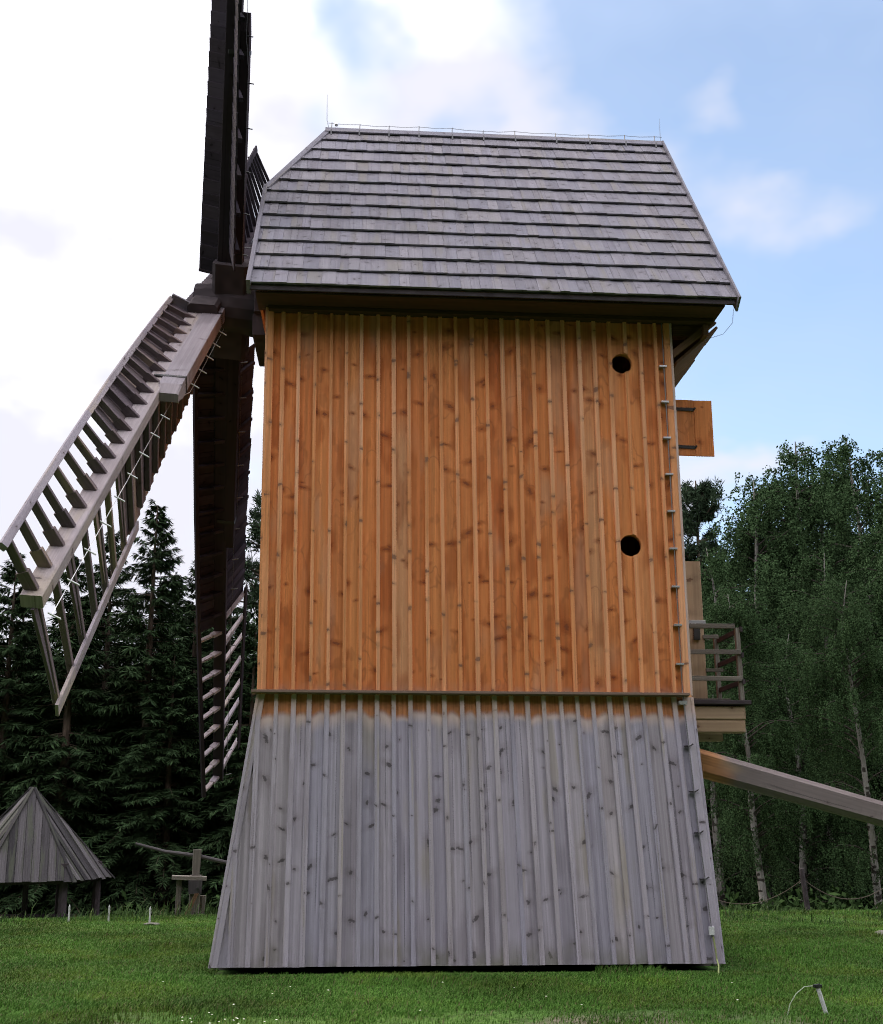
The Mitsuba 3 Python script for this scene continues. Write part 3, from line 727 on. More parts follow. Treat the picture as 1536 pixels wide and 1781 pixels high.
sail_names = ['sail rising above the roof towards the viewer', 'light grey sail reaching down to the left with open lattice end', 'dark sail hanging down beside the body', 'dark sail pointing away, only its end showing beside the roof']
for k in range(4):
    H, d, e, n = frame(k)
    L = SA['L']
    BEAM, BRD = ('mat_sail', 'mat_sail_board') if k == 1 else ('mat_sail_shaded', 'mat_sail_board_shaded')      # one sail is bleached silver, the others have shade put into a darkened copy
    so = 0.125 if k % 2 else 0.07
    S = numbered(f'{M}__sail')
    lerp = lambda p, s: p[0] + (p[1] - p[0]) * s / 8
    def lead_dir(s): w = lerp(SA['wl'], s); return -e * math.cos(w) + n * math.sin(w)
    def trail_dir(s): w = lerp((-0.05, 0.44) if k == 3 else SA['wt'][k % 2], s); return e * math.cos(w) + n * math.sin(w)
    # the whip: the long light beam carrying the lattice
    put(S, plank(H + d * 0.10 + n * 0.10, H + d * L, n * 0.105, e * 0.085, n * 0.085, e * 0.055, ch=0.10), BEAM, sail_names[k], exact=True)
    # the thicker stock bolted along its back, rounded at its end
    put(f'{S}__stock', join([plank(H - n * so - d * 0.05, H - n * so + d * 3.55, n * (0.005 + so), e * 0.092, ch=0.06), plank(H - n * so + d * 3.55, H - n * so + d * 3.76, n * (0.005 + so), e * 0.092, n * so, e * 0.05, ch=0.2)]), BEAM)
    for s in (0.62, 3.30):
        put(f'{S}__iron_band', join([plank(H + d * (s - 0.025) + n * (0.05 - so), H + d * (s + 0.025) + n * (0.05 - so), n * (0.062 + so), e * 0.098, ch=0.05)]), 'mat_iron')
    bars = np.arange(0.62, L - 0.05, 0.372)
    bars = bars + (L - 0.08 - bars[-1])
    for s in bars:                            # bars of the short leading side, each with a block at its root
        ld = lead_dir(s); nn = unit(np.cross(d, ld))
        P = H + d * (s + random.uniform(-.015, .015))
        j = random.uniform(-.02, .02)
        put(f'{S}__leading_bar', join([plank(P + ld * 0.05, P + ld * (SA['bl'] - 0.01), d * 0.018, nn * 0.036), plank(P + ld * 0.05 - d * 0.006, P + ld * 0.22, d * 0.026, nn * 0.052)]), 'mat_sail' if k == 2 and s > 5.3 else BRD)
    tb = np.linspace(1.05, L - 0.12, 17)
    for q, s in enumerate(tb):
        tr = trail_dir(s); nn = unit(np.cross(d, tr))
        P = H + d * (s + random.uniform(-.03, .03))
        parts = [plank(P + tr * 0.04, P + tr * (SA['bt'] + (random.uniform(0.0, .05) if s > 5.0 else -0.06)), d * 0.026, nn * 0.028, seed=None)]
        if s > 4.7 and q % 2 == 0:            # a second lath beside every other bar
            parts.append(plank(P + tr * 0.06 + d * 0.085, P + tr * (SA['bt'] - 0.10), d * 0.04, nn * 0.014))
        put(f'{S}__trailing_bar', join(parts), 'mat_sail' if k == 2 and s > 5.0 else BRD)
    pl = [H + d * s + lead_dir(s) * (SA['bl'] + 0.01) for s in np.linspace(0.46, L + 0.03, 9)]
    rail = [plank(pl[q], pl[q + 1], lead_dir(4) * 0.032, unit(np.cross(d, lead_dir(4))) * 0.026) for q in range(8)]
    rail.append(plank(pl[0] - lead_dir(0.46) * 0.45, pl[0], d * 0.02, unit(np.cross(d, lead_dir(0.46))) * 0.075))
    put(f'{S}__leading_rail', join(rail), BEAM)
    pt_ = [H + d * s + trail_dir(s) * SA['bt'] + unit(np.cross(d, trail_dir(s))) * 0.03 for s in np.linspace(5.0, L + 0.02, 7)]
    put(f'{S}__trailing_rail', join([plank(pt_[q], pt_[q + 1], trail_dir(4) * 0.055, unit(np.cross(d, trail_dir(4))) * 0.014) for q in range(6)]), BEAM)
    s = 0.48
    while s < 5.15:                            # cross boards covering the inner half of the sail, windward of the bars
        w = random.uniform(0.15, 0.19)
        c = s + w / 2
        tr = trail_dir(c); nn = unit(np.cross(d, tr)); nn = nn if nn @ n > 0 else -nn
        tilt = unit(d + nn * 0.05)
        P = H + d * c + nn * 0.048
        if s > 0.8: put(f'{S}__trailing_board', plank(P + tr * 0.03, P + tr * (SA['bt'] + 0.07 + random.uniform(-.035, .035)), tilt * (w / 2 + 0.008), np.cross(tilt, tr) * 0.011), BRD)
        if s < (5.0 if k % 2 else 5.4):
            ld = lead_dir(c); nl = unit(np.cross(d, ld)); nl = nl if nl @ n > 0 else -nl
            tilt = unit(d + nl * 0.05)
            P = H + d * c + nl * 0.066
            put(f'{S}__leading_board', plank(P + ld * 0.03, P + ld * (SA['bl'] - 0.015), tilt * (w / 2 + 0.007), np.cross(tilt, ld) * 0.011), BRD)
        s += w
    # conductor along the stock on small brackets
    side_ = e * 0.20 - n * 0.21
    ws = [H + d * s + (e * 0.15 - n * (2 * so + 0.015 if s < 3.4 else 0.12)) for s in np.linspace(0.5, L - 0.02, 22)]
    put(f'{S}__conductor_wire', tube(ws, 0.0035, 4), 'mat_zinc' if k == 1 else 'mat_wire')
    for s in np.linspace(0.8, L - 0.02, 15):
        c = H + d * s + (e * 0.10 - n * (2 * so if s < 3.4 else 0.11))
        put(f'{S}__wire_bracket', plank(c, c + e * 0.05 - n * 0.095, d * 0.007, e * 0.006), 'mat_plastic' if k == 1 else 'mat_wire')

# poll end and shaft
H0, d0, e0_, n0 = frame(0); H1_, d1, e1_, n1 = frame(1)
sh = [H1_ + n1 * 0.20, H1_ - n1 * 0.30, H0 - n0 * 0.62, vec(0.4, RY, H0[2] - 0.02)]
put(f'{M}__windshaft', tube(sh, (0.30, 0.36, 0.36, 0.30), 16), 'mat_hub')
put(f'{M}__poll_end', join([plank(H1_ - d1 * 0.66, H1_ + d1 * 0.66, n1 * 0.20, e1_ * 0.21, ch=0.2), plank(H0 - d0 * 0.66, H0 + d0 * 0.66, n0 * 0.24, e0_ * 0.23, ch=0.2)]), 'mat_hub')
put(f'{M}__windshaft__neck_block', join([boxm(-0.42, 0.02, RY - 0.55, RY + 0.55, ZL + 5.05, ZL + 5.36), boxm(-0.40, 0.02, RY - 0.62, RY - 0.40, ZL + 5.36, ZL + 5.8)]), 'mat_hub')

# ------------------------------------------------------------------ things around the mill
def at(px, dist, z=None, kz=0.97):
    """a place on the ground, by the column of the photograph (0..1536) it is seen in and its distance from the viewer"""
    a = YAW + math.atan((px - 768) / 1977.0 * kz)
    x, y = EYE[0] + dist * math.sin(a), EYE[1] + dist * math.cos(a)
    return vec(x, y, float(gz(x, y)) if z is None else z)


# hexagonal shelter with a board roof
C = at(57, 26.0, None, 0.985)
S = put('shelter', tube([(C[0], C[1], C[2] - 0.1), (C[0], C[1], 2.0)], 0.06, 8), 'mat_hub', 'open shelter with steep six-sided roof of weathered boards at the left edge', 'shelter')
ez_, az_, RR = 0.37, 2.23, 1.71
toc = math.atan2(EYE[1] - C[1], EYE[0] - C[0])
cor = [toc + math.pi / 2 + k * math.pi / 3 for k in range(6)]
for k in range(6):
    A, B = (vec(C[0] + RR * math.cos(g), C[1] + RR * math.sin(g), ez_) for g in (cor[k], cor[(k + 1) % 6]))
    P = vec(C[0], C[1], az_)
    ex = unit(B - A); mid = (A + B) / 2; ey = unit(P - mid); hl = np.linalg.norm(P - mid); wl = np.linalg.norm(B - A)
    nrm = np.cross(ex, ey)
    tri = Polygon([(-wl / 2, 0), (wl / 2, 0), (0, hl)])
    sgn = 1 if nrm[2] > 0 else -1
    nb = 11
    for j in range(nb):
        x0 = -wl / 2 + j * wl / nb
        p = sbox(x0 + 0.003, -0.01 + random.uniform(-.02, .02), x0 + wl / nb - 0.003, hl).intersection(Polygon([(-wl / 2 - 0.015, -0.035), (wl / 2 + 0.015, -0.035), (0, hl)]))
        if p.is_empty or p.geom_type != 'Polygon': continue
        o = sgn * (0.022 if j % 2 else 0.0)
        put(f'{S}__roof_board', slab(p, mid, ex, ey, o, o + sgn * 0.022), 'mat_old_plank')
    put(f'{S}__hip_board', plank(A + nrm * sgn * 0.05 - unit(P - A) * 0.06, P + nrm * sgn * 0.05, np.cross(unit(P - A), vec(0, 0, 1)) * 0.055, unit(np.cross(np.cross(unit(P - A), vec(0, 0, 1)), unit(P - A))) * 0.012), 'mat_old_plank')
    q = vec(C[0] + 1.42 * math.cos(cor[k]), C[1] + 1.42 * math.sin(cor[k]), 0)
    put(f'{S}__post', tube([(q[0], q[1], float(gz(q[0], q[1])) - 0.1), (q[0], q[1], ez_ + 0.35)], 0.085, 8), 'mat_hub')
    q2 = vec(C[0] + 1.42 * math.cos(cor[(k + 1) % 6]), C[1] + 1.42 * math.sin(cor[(k + 1) % 6]), 0)
    put(f'{S}__beam', plank((q[0], q[1], ez_ + 0.02), (q2[0], q2[1], ez_ + 0.02), (0, 0, 0.07), unit(np.cross(q2 - q, vec(0, 0, 1))) * 0.05), 'mat_hub')
put(f'{S}__bench', join([boxm(C[0] - 1.0, C[0] + 1.0, C[1] - 0.3, C[1] + 0.3, C[2] + 0.7, C[2] + 0.76), boxm(C[0] - 0.1, C[0] + 0.1, C[1] - 0.2, C[1] + 0.2, C[2], C[2] + 0.7)]), 'mat_hub')

# old wooden pounder: a forked post with a long springy pole
P0 = at(338, 21.0); P0[2] = float(gz(P0[0], P0[1]))
ux = unit(vec(math.cos(YAW - 0.2), -math.sin(YAW - 0.2), 0)); uy = vec(-ux[1], ux[0], 0)
def wp_(px, py, back_=0.0):
    """a point at the pounder, from its place in the photograph's scale (94 px per metre there)"""
    return vec(*(P0 + ux * (px - 338) / 94.0 + uy * back_ + vec(0, 0, 0)))[:2].tolist() + [EYE[2] - 21.0 * (math.tan(math.atan((py - 1024.3) / 1977.0) - PITCH))]
K = 'wooden_pounder'
put(K, plank(wp_(339, 1612), wp_(340, 1520), ux * 0.085, uy * 0.085, ux * 0.10, uy * 0.09), 'mat_post', 'old wooden pounder with a forked post and a long crooked pole, left of the skirt', 'wooden machine')
put(f'{K}__upright', plank(wp_(340, 1522), wp_(341, 1476), ux * 0.065, uy * 0.06, ux * 0.075, uy * 0.06), 'mat_post')
put(f'{K}__pole', tube([wp_(241, 1466, 0.02), wp_(262, 1472, 0.0), wp_(290, 1480, -0.02), wp_(318, 1484, 0.0), wp_(345, 1488, 0.01), wp_(372, 1495, 0.0), wp_(398, 1501, 0.0), wp_(440, 1513, 0.02)], (0.022, 0.026, 0.03, 0.034, 0.036, 0.036, 0.034, 0.028), 7), 'mat_old_plank')
put(f'{K}__table', plank(wp_(302, 1523.5, 0.0), wp_(358, 1526, 0.0), (0, 0, 0.035), uy * 0.16), 'mat_post')
put(f'{K}__leg', plank(wp_(313, 1612, 0.05), wp_(314, 1526, 0.05), ux * 0.045, uy * 0.05), 'mat_post')
put(f'{K}__cheek', plank(wp_(340, 1551, -0.14), wp_(340, 1528, -0.14), ux * 0.11, uy * 0.035, ux * 0.12, uy * 0.035), 'mat_old_plank')
put(f'{K}__peg', tube([wp_(344, 1542, -0.25), wp_(344, 1542, -0.1)], 0.022, 8), 'mat_black')
put(f'{K}__brace', plank(wp_(322, 1602, -0.2), wp_(343, 1550, -0.18), ux * 0.035, uy * 0.02), 'mat_dark')
put(f'{K}__stump', tube([wp_(352, 1612, 0.12), wp_(353, 1556, 0.12)], (0.075, 0.065), 8), 'mat_post')

for px_, d_, h_, lab in ((124, 19.6, 0.27, 'white stake nearest the shelter at the far edge of the lawn'), (193, 19.4, 0.26, 'white stake midway between the shelter and the wooden pounder'), (264, 18.6, 0.27, 'white stake standing by a flat pale stone near the wooden pounder')):
    p = at(px_, d_)
    k = put('white_stake', tube([p + vec(0, 0, -0.06), p + vec(0, 0, h_ * 0.85), p + vec(0, 0, h_)], (0.015, 0.015, 0.005), 8), 'mat_plastic', lab, 'stake', 'white stakes along the far edge of the lawn')
p = at(268, 18.45)
st = trimesh.creation.icosphere(2, 1.0); st.vertices *= (0.13, 0.10, 0.022); st.vertices += 0.02 * (meshkit.noise(st.vertices * 9)[:, None] - 0.5); st.apply_translation(p + vec(0, 0, 0.02))
put('flat_stone', st, 'mat_stone', 'flat pale stone in the grass at the foot of a white stake', 'stone', smooth_=True)
p = at(1560, 17.6)
st = trimesh.creation.icosphere(3, 1.0); st.vertices *= (0.32, 0.5, 0.045); st.vertices += 0.05 * (meshkit.noise(st.vertices * 5)[:, None] - 0.5); st.apply_translation(p)
put('flat_stone', st, 'mat_stone', 'low pale stone slab in the lawn at the right edge', 'stone', smooth_=True)

b = vec(5.02, -2.98, float(gz(5.02, -2.98))); tdir = unit(vec(-0.26, 0.05, 1))
top = b + tdir * 0.235
PP = put('pipe_stake', tube([b - tdir * 0.06, top], 0.017, 10), 'mat_plastic', 'short leaning white pipe with a black cap in the lawn at bottom right', 'pipe')
put(f'{PP}__cap', join([tube([top - tdir * 0.012, top + tdir * 0.012], 0.026, 10), plank(top + vec(-0.034, 0, 0), top + vec(0.034, 0, 0), (0, 0.016, 0), (0, 0, 0.012))]), 'mat_black')
put(f'{PP}__hose', tube([top + vec(-0.04, 0, 0), top + vec(-0.11, 0, -0.005), top + vec(-0.19, -0.01, -0.06), top + vec(-0.25, -0.02, -0.14), top + vec(-0.29, -0.03, -0.26)], 0.004, 6), 'mat_hose')

FEN = [(1205, 23.5), (1397, 22.6), (1560, 22.8)]
fp = [at(a, d) for a, d in FEN]
FK = say('rope_fence', 'low rope fence sagging from a leaning wooden post in front of the birches', 'fence')
for k, q in enumerate(fp):
    put(f'{FK}__post', tube([q + vec(0.08, 0, -0.2), q + vec(-0.02, 0, 0.80)], (0.055, 0.045), 8), 'mat_hub')
for k in range(2):
    A, B = fp[k] + vec(0, 0, 0.62), fp[k + 1] + vec(0, 0, 0.62)
    if k == 1: A, B = B, A
    pts = [A + (B - A) * t - vec(0, 0, 1.5 * t * (1 - t) + (0.0)) for t in np.linspace(0, 1, 14)]
    put(f'{FK}__rope', tube(pts, 0.008, 5), 'mat_rope')

# ------------------------------------------------------------------ trees
def cards(base, axis, side, length, width):
    """flat leaf or twig shapes (two triangles each): base points, unit axes, unit side vectors"""
    n = len(base)
    mid = base + axis * (length * 0.5)[:, None]
    v = np.stack([base, mid + side * (width / 2)[:, None], base + axis * length[:, None], mid - side * (width / 2)[:, None]], 1).reshape(-1, 3)
    k = np.arange(n)[:, None] * 4
    f = np.concatenate([k + [[0, 1, 2]], k + [[0, 2, 3]]], 1).reshape(-1, 3)
    return v, f


def rows(v):
    return v / (np.linalg.norm(v, axis=1, keepdims=True) + 1e-9)


def tint(n, r, lo, hi, jitter=0.18):
    t = r.random((n, 1))
    c = np.array(lo) * (1 - t) + np.array(hi) * t
    return np.repeat(c * (1 + jitter * (r.random((n, 1)) - 0.5) * 2), 4, axis=0)


def spruce(h, rmax, seed, dens=1.0, z0=0.03, size=1.0):
    r = np.random.default_rng(seed)
    base, axis, side, ln, wd = [], [], [], [], []
    wood = []
    nw = int(h * 4.6)
    for i in range(nw):
        t = z0 + (1 - z0) * (i + r.uniform(-.3, .3)) / nw
        t = min(max(t, z0), 0.985)
        zz = t * h
        reach = rmax * (1 - t) ** 0.78
        for j in range(r.integers(5, 8)):
            z = zz + r.uniform(-0.5, 0.5) * h / nw * 1.6
            g = r.uniform(0, 2 * np.pi)
            Lb = reach * r.uniform(0.6, 1.12) + 0.12
            el = np.interp(t, [0, 0.5, 0.85, 1], [-0.35, -0.12, 0.25, 0.9]) + r.uniform(-.12, .12)
            hd = np.array([np.cos(g), np.sin(g), 0.0]); sd = np.array([-np.sin(g), np.cos(g), 0.0])
            m = max(int((10 * Lb + 4) * dens), 4)
            s = r.uniform(0.12, 1.0, m) ** 0.8
            droop = -0.22 * Lb * s ** 2 * np.interp(t, [0, 0.8, 1], [1, 0.7, 0]) + 0.10 * Lb * np.clip(s - 0.75, 0, 1) ** 1.0
            P = hd * (Lb * s * np.cos(el))[:, None] + np.array([0, 0, 1.0]) * (z + Lb * s * np.sin(el) + droop)[:, None]
            if j < 4:
                q = np.linspace(0, 0.85, 4)
                wood.append(tube(hd * (Lb * q * np.cos(el))[:, None] + np.array([0, 0, 1.0]) * (z + Lb * q * np.sin(el) - 0.22 * Lb * q ** 2)[:, None], 0.035 * (1 - q) * (Lb / rmax) + 0.006, 3, seed=1))
            for sg in (-1, 1):
                ax = hd * r.uniform(0.35, 0.9, (m, 1)) + sd * sg * r.uniform(0.3, 1.0, (m, 1)) + np.array([0, 0, 1.0]) * r.uniform(-1.0, 0.1, (m, 1))
                ax = rows(ax)
                nn = np.array([0, 0, 1.0]) + 0.9 * (r.random((m, 3)) - 0.5)
                base.append(P + 0.03 * (r.random((m, 3)) - .5)); axis.append(ax); side.append(rows(np.cross(ax, nn)))
                ln.append(size * (0.12 + 0.26 * (1 - 0.55 * s) * min(1, Lb)) * r.uniform(0.7, 1.4, m)); wd.append(size * r.uniform(0.030, 0.060, m))
    base, axis, side, ln, wd = np.vstack(base), np.vstack(axis), np.vstack(side), np.concatenate(ln), np.concatenate(wd)
    v, f = cards(base, axis, side, ln, wd)
    col = tint(len(base), r, (0.015, 0.031, 0.013), (0.034, 0.060, 0.024), 0.12)
    trunk = tube([(0, 0, -0.4), (0.02, 0, h * 0.3), (0, 0.02, h * 0.7), (0, 0, h * 0.99)], (0.03 + 0.016 * h, 0.012 * h, 0.006 * h, 0.01), 8)
    return (v, f, col), join([trunk] + wood)


def pine(h, rc, seed):
    r = np.random.default_rng(seed)
    base, axis, side, ln, wd, wood = [], [], [], [], [], []
    for i in range(46):
        t = r.uniform(0.42, 1.0) ** 0.8
        g = r.uniform(0, 2 * np.pi); Lb = rc * (1.25 - t) * r.uniform(0.4, 1.1) + 0.2
        A = np.array([0, 0, t * h * 0.97]); B = A + np.array([np.cos(g) * Lb, np.sin(g) * Lb, Lb * r.uniform(0.1, 0.6)])
        wood.append(tube([A, (A + B) / 2 + [0, 0, -0.05], B], (0.05, 0.035, 0.012), 4, seed=1))
        for q in range(7):
            c = A + (B - A) * r.uniform(0.4, 1.05) + 0.30 * (r.random(3) - 0.5)
            m = 46
            ax = rows(r.normal(0, 1, (m, 3)) + [0, 0, 0.4])
            base.append(c + 0.05 * r.normal(0, 1, (m, 3))); axis.append(ax); side.append(rows(np.cross(ax, r.normal(0, 1, (m, 3))))); ln.append(r.uniform(0.12, 0.26, m)); wd.append(r.uniform(0.025, 0.05, m))
    base = np.vstack(base)
    v, f = cards(base, np.vstack(axis), np.vstack(side), np.concatenate(ln), np.concatenate(wd))
    return (v, f, tint(len(base), r, (0.020, 0.036, 0.020), (0.036, 0.058, 0.030))), join([tube([(0, 0, -0.4), (0.05, 0, h * 0.5), (0, 0, h * 0.98)], (0.16, 0.12, 0.02), 8)] + wood)


def birch(h, rc, seed, low=0.16):
    r = np.random.default_rng(seed)
    zt = np.linspace(0, 1, 9)
    wob = np.cumsum(r.normal(0, 0.012 * h, (9, 2)), axis=0) * zt[:, None]
    spine = np.stack([wob[:, 0], wob[:, 1], zt * h], 1)
    rad = 0.012 * h * (1 - zt) ** 0.8 + 0.012
    wood = [tube(np.vstack([[0, 0, -0.4], spine]), np.r_[rad[0] * 1.15, rad], 8, seed=2)]
    base, axis, side, ln, wd, twig = [], [], [], [], [], []
    for i in range(74):
        t = low + (0.99 - low) * r.random() ** 0.9
        A = np.array([np.interp(t, zt, spine[:, k]) for k in range(3)])
        g = r.uniform(0, 2 * np.pi)
        prof = np.interp(t, [0, 0.2, 0.45, 0.75, 1.0], [0.35, 0.8, 1.0, 0.75, 0.12])
        Lb = rc * prof * r.uniform(0.55, 1.1) + 0.3
        hd = np.array([np.cos(g), np.sin(g), 0.0])
        q = np.linspace(0, 1, 6)
        br = A + hd * (Lb * q)[:, None] + np.array([0, 0, 1.0]) * (Lb * (0.75 * q - 0.55 * q ** 2.2))[:, None] + 0.05 * r.normal(0, 1, (6, 3)) * q[:, None]
        twig.append(tube(br, np.interp(q, [0, 1], [0.038 * Lb / rc + 0.006, 0.004]), 4, seed=3))
        for s in range(int(9 + 5 * Lb)):
            u = r.uniform(0.2, 1.02)
            st0 = np.array([np.interp(u, q, br[:, k]) for k in range(3)]) + r.normal(0, 0.16, 3)
            H_ = r.uniform(0.35, 1.7) * (0.5 + 0.5 * prof)
            m = int(28 + 48 * H_)
            w = np.sort(r.random(m))
            sway = r.normal(0, 0.16, 2)
            P = st0 + np.stack([sway[0] * w + hd[0] * 0.2 * w, sway[1] * w + hd[1] * 0.2 * w, -H_ * w + 0.12 * np.sin(w * 3)], 1) + r.normal(0, 0.045, (m, 3))
            ax = rows(r.normal(0, 0.7, (m, 3)) + [0, 0, -0.8])
            base.append(P); axis.append(ax); side.append(rows(np.cross(ax, r.normal(0, 1, (m, 3))))); ln.append(r.uniform(0.05, 0.10, m)); wd.append(r.uniform(0.035, 0.065, m))
    base = np.vstack(base)
    v, f = cards(base, np.vstack(axis), np.vstack(side), np.concatenate(ln), np.concatenate(wd))
    return (v, f, tint(len(base), r, (0.033, 0.062, 0.026), (0.046, 0.080, 0.034), 0.05)), (join(wood), join(twig))


def tree_group(name, made, mat, bark):
    (v, f, col), w = made
    scene[name] = {'type': 'shapegroup', 'crown': mikit.ply((v, f), mat, color=col)}
    if len(w) == 2:
        w, tw = w
        scene[name]['twigs'] = mikit.ply((tw[0], tw[1]), 'mat_twig')
    scene[name]['trunk'] = mikit.ply((w[0], w[1]), bark, uv=w[2])


for k in range(4):
    tree_group(f'group_spruce_{k}', spruce(12.0, (2.5, 2.9, 2.2, 3.0)[k], 100 + k, 3.4, size=1.0), 'mat_needle', 'mat_spruce_bark')
for k in range(2):
    tree_group(f'group_pine_{k}', pine(12.0, 1.9, 140 + k), 'mat_needle', 'mat_spruce_bark')
for k in range(4):
    tree_group(f'group_birch_{k}', birch(14.0, (2.6, 3.0, 2.3, 2.7)[k], 200 + k, (0.16, 0.10, 0.2, 0.08)[k]), 'mat_leaf', 'mat_birch_bark')


def top_height(py, dist):
    return EYE[2] + dist * math.tan(PITCH - math.atan((py - 1024.3) / 1977.0))


def stand(kind, group_, px, py, dist, label, rot=None, wide=1.0, group=None, lean_=0.0):
    p = at(px, dist, None, 1.0)
    h = (top_height(py, dist) - p[2]) / (14.9 if 'birch' in group_ else 12.0)
    rot = random.uniform(0, 360) if rot is None else rot
    key = numbered(kind)
    scene[key] = {'type': 'instance', 'group': {'type': 'ref', 'id': group_}, 'to_world': T().translate([p[0], p[1], p[2]]).rotate([0, 1, 0], lean_).rotate([0, 0, 1], rot).scale([h * wide, h * wide, h])}
    return say(key, label, 'tree', group)


# (column, height of the top in the photograph, distance, label): the front edge of the forest on the left
SPR = [(256, 893, 31, 0, 1.05, 'tall dark spruce whose pointed top rises just right of the lattice sail end'),
       (10, 1000, 32, 1, 1.1, 'dark spruce at the left edge of the picture, behind the shelter'),
       (118, 985, 31, 2, 1.15, 'dark spruce seen through the open lattice of the left sail'),
       (180, 950, 35, 3, 1.0, 'slim spruce top just left of the tallest spruce, behind the left sail'),
       (335, 985, 33, 2, 1.15, 'dark spruce standing left of the hanging sail'),
       (395, 1000, 31, 1, 1.1, 'dark spruce directly behind the hanging sail'),
       (300, 1130, 30.0, 3, 1.2, 'low broad spruce behind the wooden pounder'),
       (215, 1150, 31.5, 0, 1.3, 'low broad spruce between shelter and pounder'),
       (70, 1130, 33.5, 1, 1.3, 'broad spruce straight behind the peak of the shelter roof'),
       (440, 1090, 29, 2, 1.3, 'low spruce close behind the left corner of the skirt'),
       (-60, 1030, 33, 3, 1.2, 'spruce cut by the left edge of the picture'),
       (150, 1060, 39, 1, 1.3, 'spruce in the second row behind the lattice sail'),
       (290, 1010, 40, 0, 1.2, 'spruce in the second row right of the tallest spruce'),
       (370, 1040, 38, 3, 1.3, 'spruce in the second row behind the hanging sail'),
       (30, 1050, 41, 2, 1.3, 'spruce in the second row above the shelter'),
       (1130, 930, 34, 1, 1.2, 'dark spruce behind the porch, mostly hidden by the mill'),
       (1470, 930, 44, 3, 1.2, 'dark conifer deep between the right-hand birches')]
for px_, py_, d_, g, w_, lab in SPR:
    stand('spruce_tree', f'group_spruce_{g}', px_, py_, d_, lab, wide=w_, group='spruces at the forest edge')
for px_, py_, d_, g, w_, lab in ((462, 858, 36, 0, 0.9, 'pine with tufted branches between the hanging sail and the left wall'),
                                 (1188, 846, 45, 1, 1.0, 'pine top peeping out right beside the right wall'),
                                 (1228, 836, 44, 0, 0.8, 'pine with a forked tufted top right of the shutter')):
    stand('pine_tree', f'group_pine_{g}', px_, py_, d_, lab, wide=w_)
BIR = [(1395, 757, 38, 1, 1.1, 0, 'tallest birch, its rounded crown rising right of the shutter'),
       (1318, 826, 37, 0, 1.0, 0, 'birch with fine drooping twigs left of the tallest birch'),
       (1450, 800, 40, 2, 1.0, 0, 'birch close to the right of the tallest birch'),
       (1528, 760, 36, 3, 1.0, 0, 'sparse birch cut by the right edge of the picture'),
       (1312, 1010, 25.8, 2, 0.95, -4, 'young birch with a bent white trunk near the fence, right of the skirt'),
       (1504, 1000, 25.8, 1, 0.9, -3, 'birch with a white trunk by the rope fence at the right edge'),
       (1240, 930, 31, 3, 1.0, 0, 'birch whose pale forked branches show just right of the porch'),
       (1420, 930, 31, 0, 1.0, 3, 'birch with a thin pale trunk in the middle of the right-hand trees'),
       (1375, 1080, 29, 3, 1.1, 2, 'small birch behind the tail pole'),
       (1590, 880, 31, 1, 1.0, 0, 'birch at the far right, almost outside the picture'),
       (1190, 1040, 33, 0, 1.0, 0, 'birch partly hidden behind the porch and door')]
for px_, py_, d_, g, w_, l_, lab in BIR:
    stand('birch_tree', f'group_birch_{g}', px_, py_, d_, lab, wide=w_, group='birches at the forest edge', lean_=l_)

# the deep forest behind, one dark mass with an unseen ring of added trees
r2 = np.random.default_rng(77)
fc, ff_, fcol, n0_ = [], [], [], 0
(sv_, sf_, sc_), _ = spruce(12.0, 3.0, 301, 0.5, size=1.9)
spots = []
for k in range(46):
    dd = r2.uniform(44, 60); px_ = -140 + 1800 * (k + r2.random()) / 46
    lim = np.interp(px_, [-140, 100, 420, 700, 1150, 1250, 1536, 1700], [1085, 1065, 1040, 1000, 960, 925, 890, 880])
    p = at(px_, dd); spots.append((p, (top_height(lim + r2.uniform(0, 70), dd) - p[2]) / 12.0))
for k in range(64):                           # unseen trees added round the clearing to block low sky light
    g = math.radians(34 + 292 * (k + r2.random()) / 64)
    rear = max(-math.cos(g) + 0.35, 0) / 1.35  # trees behind the viewer stand nearer and taller to cut frontal light
    q = r2.uniform(39, 47) - 12 * rear
    x, y = 2 + q * math.sin(g), q * math.cos(g)
    spots.append((vec(x, y, float(gz(x, y))), r2.uniform(1.1, 1.3) + 0.75 * rear))
for p, h in spots:
    g = r2.uniform(0, 6.28); Rm = np.array([[math.cos(g), -math.sin(g), 0], [math.sin(g), math.cos(g), 0], [0, 0, 1]])
    fc.append((sv_ @ Rm.T) * [h * 1.35, h * 1.35, h] + p); ff_.append(sf_ + n0_); fcol.append(sc_); n0_ += len(sv_)
scene['deep_forest'] = mikit.ply((np.vstack(fc), np.vstack(ff_)), 'mat_needle', color=np.vstack(fcol))
say('deep_forest', 'dark mass of forest behind the front trees, with unseen trees added around the clearing', 'forest', kind='stuff')

# undergrowth along the forest edge
n = 26000
px_ = r2.uniform(-120, 1700, n); dd = r2.uniform(23.0, 36.0, n)
a_ = YAW + np.arctan((px_ - 768) / 1977.0)
bx, by = EYE[0] + dd * np.sin(a_), EYE[1] + dd * np.cos(a_)
hgt = np.clip(meshkit.fbm(np.stack([bx * 0.6, by * 0.6, 0 * bx], -1), 3, 4) - 0.32, 0, 1) * 2.6
ok_ = (px_ > 230) | (dd > 28.2)
bx, by, hgt, n = bx[ok_], by[ok_], hgt[ok_], int(ok_.sum())
base = np.stack([bx, by, gz(bx, by) + r2.random(n) ** 1.3 * hgt], 1)
ax = rows(r2.normal(0, 0.8, (n, 3)) + [0, 0, 0.4])
v, f = cards(base, ax, rows(np.cross(ax, r2.normal(0, 1, (n, 3)))), r2.uniform(0.10, 0.26, n), r2.uniform(0.05, 0.12, n))
